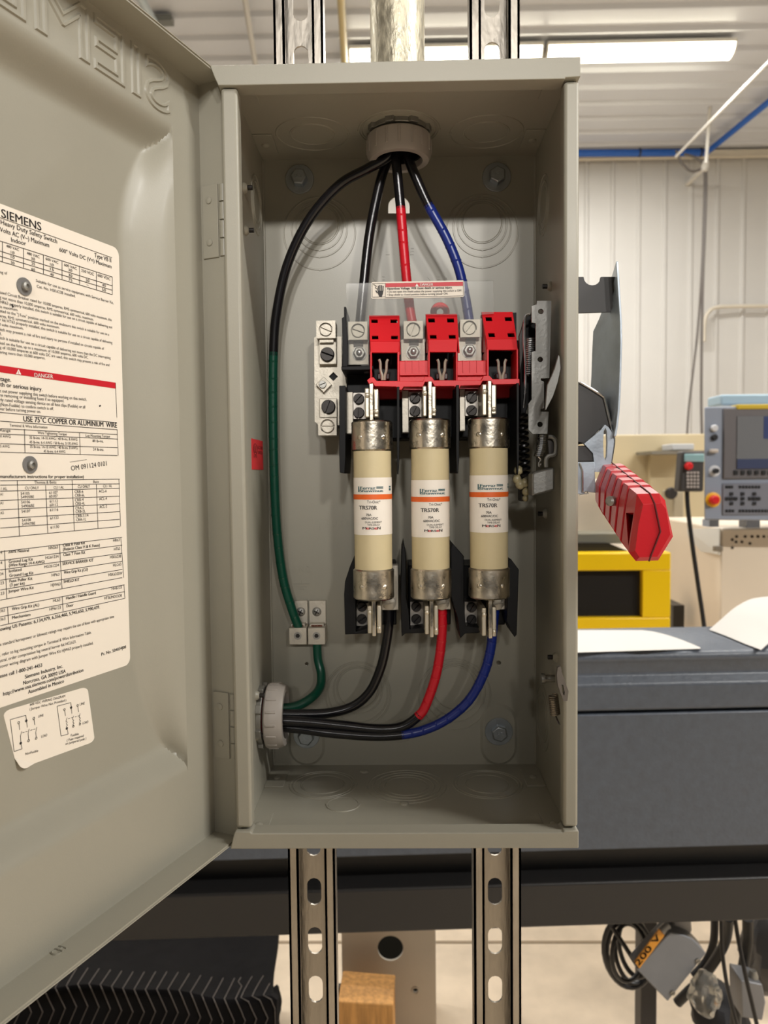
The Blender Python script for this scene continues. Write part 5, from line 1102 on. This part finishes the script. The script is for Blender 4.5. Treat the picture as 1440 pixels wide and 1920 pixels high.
# hand pendant
pd = thing('hand_pendant', 'dark hand pendant with red button hanging left of the control console', 'pendant', P(1298, 925, 2.36))
MB().pprism([(1279, 846), (1322, 846), (1320, 922), (1273, 922)], 2.36, 2.42).build('body', mat('charcoal_plastic', (66, 62, 60), .5), pd, bevel=.008)
MB().pbox(1284, 851, 1321, 866, 2.354, 2.37).build('display', mat('pale_cyan_display', (156, 196, 200), .3), pd, bevel=.003)
MB().lathe([(7*S(2.36), 0), (7*S(2.36), .015), (5*S(2.36), .022)], P(1290, 874, 2.36), FR, 16).build('stop_button', MATS['red_stop_button'], pd)
for j in range(5):
    for i in range(4): MB().pbox(1288+i*6.2, 884+j*6.6, 1292.5+i*6.2, 888.5+j*6.6, 2.355, 2.37).build('key', mat('pale_key', (190, 180, 174), .5), pd)
MB().tube(spline([P(1288, 920, 2.39), P(1290, 955, 2.39), P(1298, 1020, 2.39), P(1308, 1090, 2.39), P(1322, 1190, 2.38), P(1330, 1300, 2.36)], 8), .009, 8).build('cord', KEY, pd)

# ================================================================== services on the far wall and under the ceiling
def pipe(name, label, cat, pts, r, m, grp=None, sm=True):
    o = MB().tube(spline(pts, 8) if sm else pts, r, 10).build(name, m, None, smooth=60); return tag(o, label, cat, grp)
BLUEP = mat('blue_pipe', (30, 96, 190), .4); WHP = mat('white_pipe_paint', (224, 220, 212), .45); GREYC = mat('grey_cable', (104, 98, 94), .5)
a = P(880, 288, 7.8); b = P(1325, 286, 7.8); c = PZ(1440, 192, b.z); d = PZ(1560, 90, b.z)
bp = thing('air_pipe', 'blue compressed air pipe along the top of the white wall', 'pipe', b)
MB().tube([a, b], .037, 12).build('wall_run', BLUEP, bp); MB().tube([b, c, d], .03, 12).build('ceiling_run', BLUEP, bp)
e = P(1199, 286, 7.8); MB().ringbody(e-V((.01, 0, 0)), (1, 0, 0), .034, .045, .02, 16).build('coupling', mat('dark_coupling', (40, 50, 80), .4), bp); e = P(1314, 286, 7.8); MB().ringbody(e-V((.01, 0, 0)), (1, 0, 0), .034, .045, .02, 16).build('coupling', MATS['dark_coupling'], bp)
pipe('brace_rod', 'white sloping rod running down from the ceiling at the top right', 'rod', [P(1450, 108, 5.4), P(1268, 293, 7.2)], .014, WHP, 'white rods under the ceiling', False)
pipe('brace_rod', 'white upright rod hanging beside the blue pipe corner', 'rod', [P(1332, 188, 7.0), P(1324, 306, 7.0)], .017, WHP, 'white rods under the ceiling', False)
o = MB().pbox(1285, 180, 1600, 193, 7.0, 7.08).build('mounting_channel', mat('olive_grey_channel', (150, 146, 132), .5), None, bevel=.004); tag(o, 'grey channel across the ceiling above the blue pipe', 'channel')
cb = thing('cable_drop', 'pair of grey cables dropping down the white wall', 'cable', P(1315, 830, 7.5))
MB().tube(spline([P(1268, 282, 7.5), P(1278, 305, 7.5), P(1296, 321, 7.5), P(1318, 314, 7.5), P(1309, 298, 7.5), P(1283, 289, 7.5)], 8), .014, 8).build('loop', GREYC, cb)
MB().tube(spline([P(1318, 312, 7.5), P(1321, 330, 7.5), P(1319, 420, 7.5), P(1315, 520, 7.5), P(1308, 620, 7.5), P(1299, 700, 7.5), P(1291, 770, 7.5), P(1287, 838, 7.5)], 8), .012, 8).build('strand', GREYC, cb)
MB().tube(spline([P(1322, 312, 7.5), P(1324, 330, 7.5), P(1322, 420, 7.5), P(1318, 520, 7.5), P(1316, 620, 7.5), P(1315, 700, 7.5), P(1315, 770, 7.5), P(1317, 838, 7.5)], 8), .015, 8).build('strand', GREYC, cb)
MB().lathe([(.03, -.05), (.04, 0), (.03, .05)], P(1322, 312, 7.48), (.2, 0, 1), 10).build('tie', WHP, cb)
a = P(1322, 312, 7.5); MB().box(a.x-.02, a.x+.02, 7.5, 7.99, a.z-.015, a.z+.015).build('wall_clip', WHP, cb)
pipe('wall_conduit', 'white painted conduit bending along the white wall', 'conduit', [P(1320, 640, 7.9), P(1321, 605, 7.9), P(1328, 586, 7.9), P(1345, 576, 7.9), P(1400, 574, 7.9), P(1560, 573, 7.9)], .022, mat('cream_conduit', (214, 206, 190), .5))
zp2 = CEIL_Z-.16
pipe('ceiling_pipe', 'thin white pipe crossing the ceiling left of the left strut', 'pipe', [PZ(450, -60, zp2), PZ(482, 140, zp2)], .022, mat('pale_grey_pipe', (206, 204, 198), .45), 'ceiling pipes', False)
pipe('ceiling_pipe', 'tan pipe crossing the ceiling between left strut and conduit', 'pipe', [PZ(636, -60, zp2), PZ(648, 150, zp2)], .028, mat('tan_pipe', (196, 178, 128), .45), 'ceiling pipes', False)
pipe('ceiling_pipe', 'pale blue rod standing in for a window glint above the open door', 'pipe', [PZ(225, -70, zp2), PZ(288, 40, zp2)], .03, mat('pale_blue_glint', (190, 202, 208), .35), 'ceiling pipes', False)  # pipe shape stands in for a pale window glint
a = PZ(285, 36, CEIL_Z-.05); o = MB().box(a.x, a.x+.16, a.y-.04, a.y+.04, CEIL_Z-.085, CEIL_Z-.035).build('ceiling_bracket', mat('dark_grey_bracket', (120, 122, 118), .5), None, bevel=.004); tag(o, 'small dark grey bracket on the ceiling above the open door', 'bracket')

# ================================================================== under the machine bed
OFFW = mat('off_white_post_paint', (206, 198, 184), .5, var=.05, vscale=6)
Y4 = 1.30; x0, x1 = P(641, 1800, Y4).x, P(817, 1800, Y4).x; zt = P(730, 1700, Y4).z; c = P(732, 1778, Y4); c2 = P(779, 1857, Y4)
t = thing('machine_pedestal', 'off-white machine pedestal with a large round hole between the struts', 'pedestal', ((x0+x1)/2, Y4+.07, 0))
MB().plate([(x0, 0), (x1, 0), (x1, zt), (x0, zt)], [circ(c.x, c.z, 25*S(Y4), 28), circ(c2.x, c2.z, 5*S(Y4), 14)], (0, Y4+.006, 0), (1, 0, 0), (0, 0, 1), FR, .006).build('front_plate', OFFW, t, smooth=0)
for xa, xb in ((x0, x0+.005), (x1-.005, x1)): MB().box(xa, xb, Y4+.006, Y4+.14, 0, zt).build('side_plate', OFFW, t)
MB().box(x0+.006, x1-.006, Y4+.12, Y4+.13, .02, zt-.01).build('inner_plate', mat('dark_recess_shade', (48, 50, 48), .6), t)  # dark plate carries the shade of the recess behind the hole
MB().torus(c2, FR, 6.5*S(Y4), .0025, 18, 6).build('bolt_ring', OFFW, t)
e = P(637, 1862, Y4); MB().box(e.x-.004, x0+.002, Y4+.002, Y4+.02, e.z-.012, e.z+.012).build('side_latch', KEY, t)
Y5 = 1.12; a = P(633, 1882, Y5); b = P(737, 1886, Y5)
WOOD = mat('rough_pine', (190, 138, 76), .75, bump=.8, bscale=60, var=.25, vscale=25, stretch=(4, 4, .5))
mb = MB(); rg = [(a.x, Y5), (b.x, Y5+.004), (b.x+.004, Y5+.10), (a.x+.002, Y5+.11)]
mb.loft([[V((x, y, 0)) for x, y in rg], [V((x, y, a.z-.012)) for x, y in rg], [V((x+.001*k, y+.002, a.z+(.004, -.006, -.001, .003)[k])) for k, (x, y) in enumerate(rg)]]); o = mb.build('wood_block', WOOD, None, smooth=0, bevel=.003); tag(o, 'rough upright pine block in front of the off-white pedestal', 'wood block')
# black cable coil, 200 V box and clutter at lower right
BC = mat('black_rubber_cable', (26, 25, 26), .4)
t = thing('cable_coil', 'coil of black cable hanging under the machine bed', 'cable', P(1172, 1850, 1.12))
for k, (cx, cy, rx, ry, Y, tl) in enumerate(((1178, 1786, 46, 66, 1.10, .10), (1176, 1785, 38, 62, 1.12, .0), (1180, 1782, 32, 58, 1.09, -.1), (1184, 1788, 30, 56, 1.14, .12), (1188, 1780, 26, 52, 1.11, .2))):
    pts = [P(cx+rx*math.cos(2*PI*q_/28)+tl*ry*math.sin(2*PI*q_/28), cy+ry*math.sin(2*PI*q_/28), Y+.02*math.sin(2*PI*q_/28+k)) for q_ in range(29)]
    MB().tube(pts, .0052, 8).build('turn', BC, t)
MB().tube(spline([P(1146, 1736, 1.07), P(1172, 1775, 1.07), P(1196, 1812, 1.06)], 6), .005, 8).build('tail', BC, t)
t = thing('junction_box', 'grey metal box marked 200 V hanging askew under the machine bed', 'junction box', P(1252, 1878, 1.03))
Y6 = 1.0
MB().pprism([(1257, 1748), (1283, 1754), (1298, 1761), (1324, 1788), (1252, 1878), (1194, 1818)], Y6, Y6+.05).build('body', mat('grey_box_paint', (128, 130, 134), .4, var=.05, vscale=20), t, bevel=.002)
for px, py in ((1308, 1801), (1261, 1861)): MB().slot_screw(P(px, py, Y6), 5*S(Y6), .003, .5).build('screw', ZINC, t)
lq = [(1190, 1804), (1236, 1743), (1246, 1754), (1199, 1816)]
l0 = [P(x, y, Y6-.001) for x, y in lq]; og = MB().loft([l0, [p+V((0, .004, 0)) for p in l0]]).build('voltage_label', mat('orange_label', (228, 156, 52), .5), t, label='orange label reading 200 V')
mb = MB(); mb.text('200 V', P(1198, 1812, Y6-.002), P(1240, 1757, Y6-.002), 12*S(Y6), FR, bold=.007, lift=.0004); mb.build('label_print', INK, og, smooth=0)
MB().tube([P(1238, 1748, Y6+.01), P(1252, 1735, Y6+.02)], .009, 12).build('gland', mat('pale_gland', (196, 194, 190), .4), t)
MB().pprism([(1262, 1728), (1296, 1722), (1298, 1745), (1292, 1758), (1266, 1748)], Y6+.03, Y6+.07).build('bracket', mat('pale_grey_bracket', (178, 176, 174), .45), t, bevel=.003)
a = P(1202, 1850, 1.28); b = P(1232, 1850, 1.28); zt = zb_+.02
o = MB().box(a.x, b.x, 1.28, 1.33, 0, P(1210, 1720, 1.28).z).build('support_post', mat('black_post_paint', (38, 35, 36), .5), None, bevel=.003); tag(o, 'black square post below the junction box', 'post')
cl = 'cables hanging at the lower right'
for k, (pts, r, lab) in enumerate(((((1352, 1722, 1.05), (1354, 1780, 1.04), (1362, 1840, 1.03), (1376, 1900, 1.02), (1392, 1960, 1.02)), .0042, 'thin glossy black cable hanging left of the grey clamp'), (((1378, 1722, 1.06), (1384, 1760, 1.05), (1398, 1830, 1.03), (1412, 1890, 1.02), (1428, 1960, 1.02)), .0045, 'thin glossy black cable crossing in front of the grey clamp'),
        (((1366, 1722, 1.10), (1358, 1770, 1.12), (1320, 1830, 1.14), (1290, 1860, 1.15), (1270, 1880, 1.16)), .011, 'thick black cable sagging behind the junction box'), (((1340, 1720, 1.21), (1338, 1765, 1.21), (1325, 1800, 1.21), (1300, 1830, 1.21)), .009, 'thick black cable beside the junction box'), (((1402, 1722, 1.12), (1402, 1760, 1.13), (1396, 1800, 1.13), (1382, 1880, 1.14), (1376, 1960, 1.14)), .012, 'thick black cable hanging behind the grey clamp'))):
    pipe('hanging_cable', lab, 'cable', [P(*p) for p in pts], r, BC, cl)
t = thing('machine_clamp', 'small grey metal clamp block at the lower right corner', 'clamp', P(1408, 1915, 1.08))
MB().pprism([(1389, 1838), (1430, 1846), (1436, 1880), (1430, 1914), (1391, 1908)], 1.06, 1.12).build('block', mat('grey_cast_metal', (138, 138, 140), .45, .4), t, bevel=.003)
MB().lathe([(.010, 0), (.011, .008), (.007, .02)], P(1412, 1836, 1.08), (0, 0, 1), 14).build('knob', ZINC, t)
# crumpled clear bag and dark sheeting
def lump(px, py, rx, ry, Y, seed, amp=.35, dep=.05):
    rnd = random.Random(seed); mb = MB(); N, Mm = 14, 20; ph = [rnd.uniform(0, 6.3) for _ in range(8)]; rings = []
    for j in range(1, N):
        th = PI*j/N; ring = []
        for k in range(Mm):
            a = 2*PI*k/Mm; n_ = 1+amp*(.5*math.sin(3*a+ph[0]+2*th)+.4*math.sin(5*a-3*th+ph[1])+.3*math.sin(7*th+4*a+ph[2]))
            c_ = P(px, py, Y); ring.append(c_+V((rx*S(Y)*math.sin(th)*math.cos(a)*n_, dep*math.sin(th)*math.sin(a)*n_, ry*S(Y)*math.cos(th))))
        rings.append(ring)
    return mb.loft(rings)
o = lump(1322, 1862, 26, 44, .99, 3, .35, .03).build('plastic_bag', clear_mat('crumpled_film', (.74, .73, .70), .10), None, smooth=25); tag(o, 'crumpled clear plastic bag beside the thin hanging cables', 'bag')
o = lump(1440, 1790, 46, 80, 1.22, 5, .25).build('plastic_sheeting', mat('dark_grey_sheeting', (76, 74, 74), .35), None, smooth=25); tag(o, 'dark grey plastic sheeting bundled at the right edge below the bed', 'sheeting')
o = lump(1350, 1905, 48, 60, 1.28, 9, .25, .08).build('dark_bundle', mat('black_bundle_cloth', (30, 28, 30), .7), None, smooth=25); tag(o, 'dark cloth bundle behind the clear bag and cables', 'bundle')

# ================================================================== quilted moving blanket
QB = mat('black_quilt', (21, 20, 21), .9, spec=.1, bump=.6, bscale=250, var=.2, vscale=30)
def qpt(s, t_):     # s across 0..1, t_ from the back of the top down to the hem
    px = -120+(640)*s; wv = 6*math.sin(s*9)+4*math.sin(s*23+1)
    if t_ < .45:
        f = t_/.45; py = 1752+(92+26*s)*f+wv*f; Y = 1.42-.34*f
    else:
        f = (t_-.45)/.55; py = 1844+26*s+wv+170*f; Y = 1.08+.012*math.sin(s*26)*f+.02*f
    px2 = px-(14*f*math.sin(t_*5) if s > .9 else 0)
    return P(px2, py, Y)
bl_ = thing('moving_blanket', 'black quilted moving blanket heaped at the lower left under the bed', 'blanket', P(250, 1990, 1.2))
mb = MB(); NS, NT = 70, 34
g = [[qpt(i/NS, j/NT) for i in range(NS+1)] for j in range(NT+1)]
mb.loft(g, cap=False, closed=False); mb.loft([[p+V((0, .03, -.012)) for p in r] for r in g], cap=False, closed=False)
edge = [r[-1] for r in g]; mb.loft([edge, [p+V((0, .03, -.012)) for p in edge]], cap=False, closed=False)
mb.build('quilt', QB, bl_, smooth=60)
st = MB()
for c_ in range(30):
    pth = []
    for k in range(26):
        t_ = .30+.70*k/25; zig = abs(((k/5.) % 2)-1); s_ = .02+c_*.033+zig*.03
        if s_ <= 1: pth.append(qpt(s_, t_)+V((0, -.002, .002)))
    if len(pth) > 2: st.tube(pth, .0009, 4)
st.build('stitching', mat('grey_thread', (112, 104, 98), .8), bl_, kind='stuff')
o = lump(512, 1890, 14, 34, 1.15, 12, .2, .05).build('blanket_corner', QB, bl_, smooth=40)
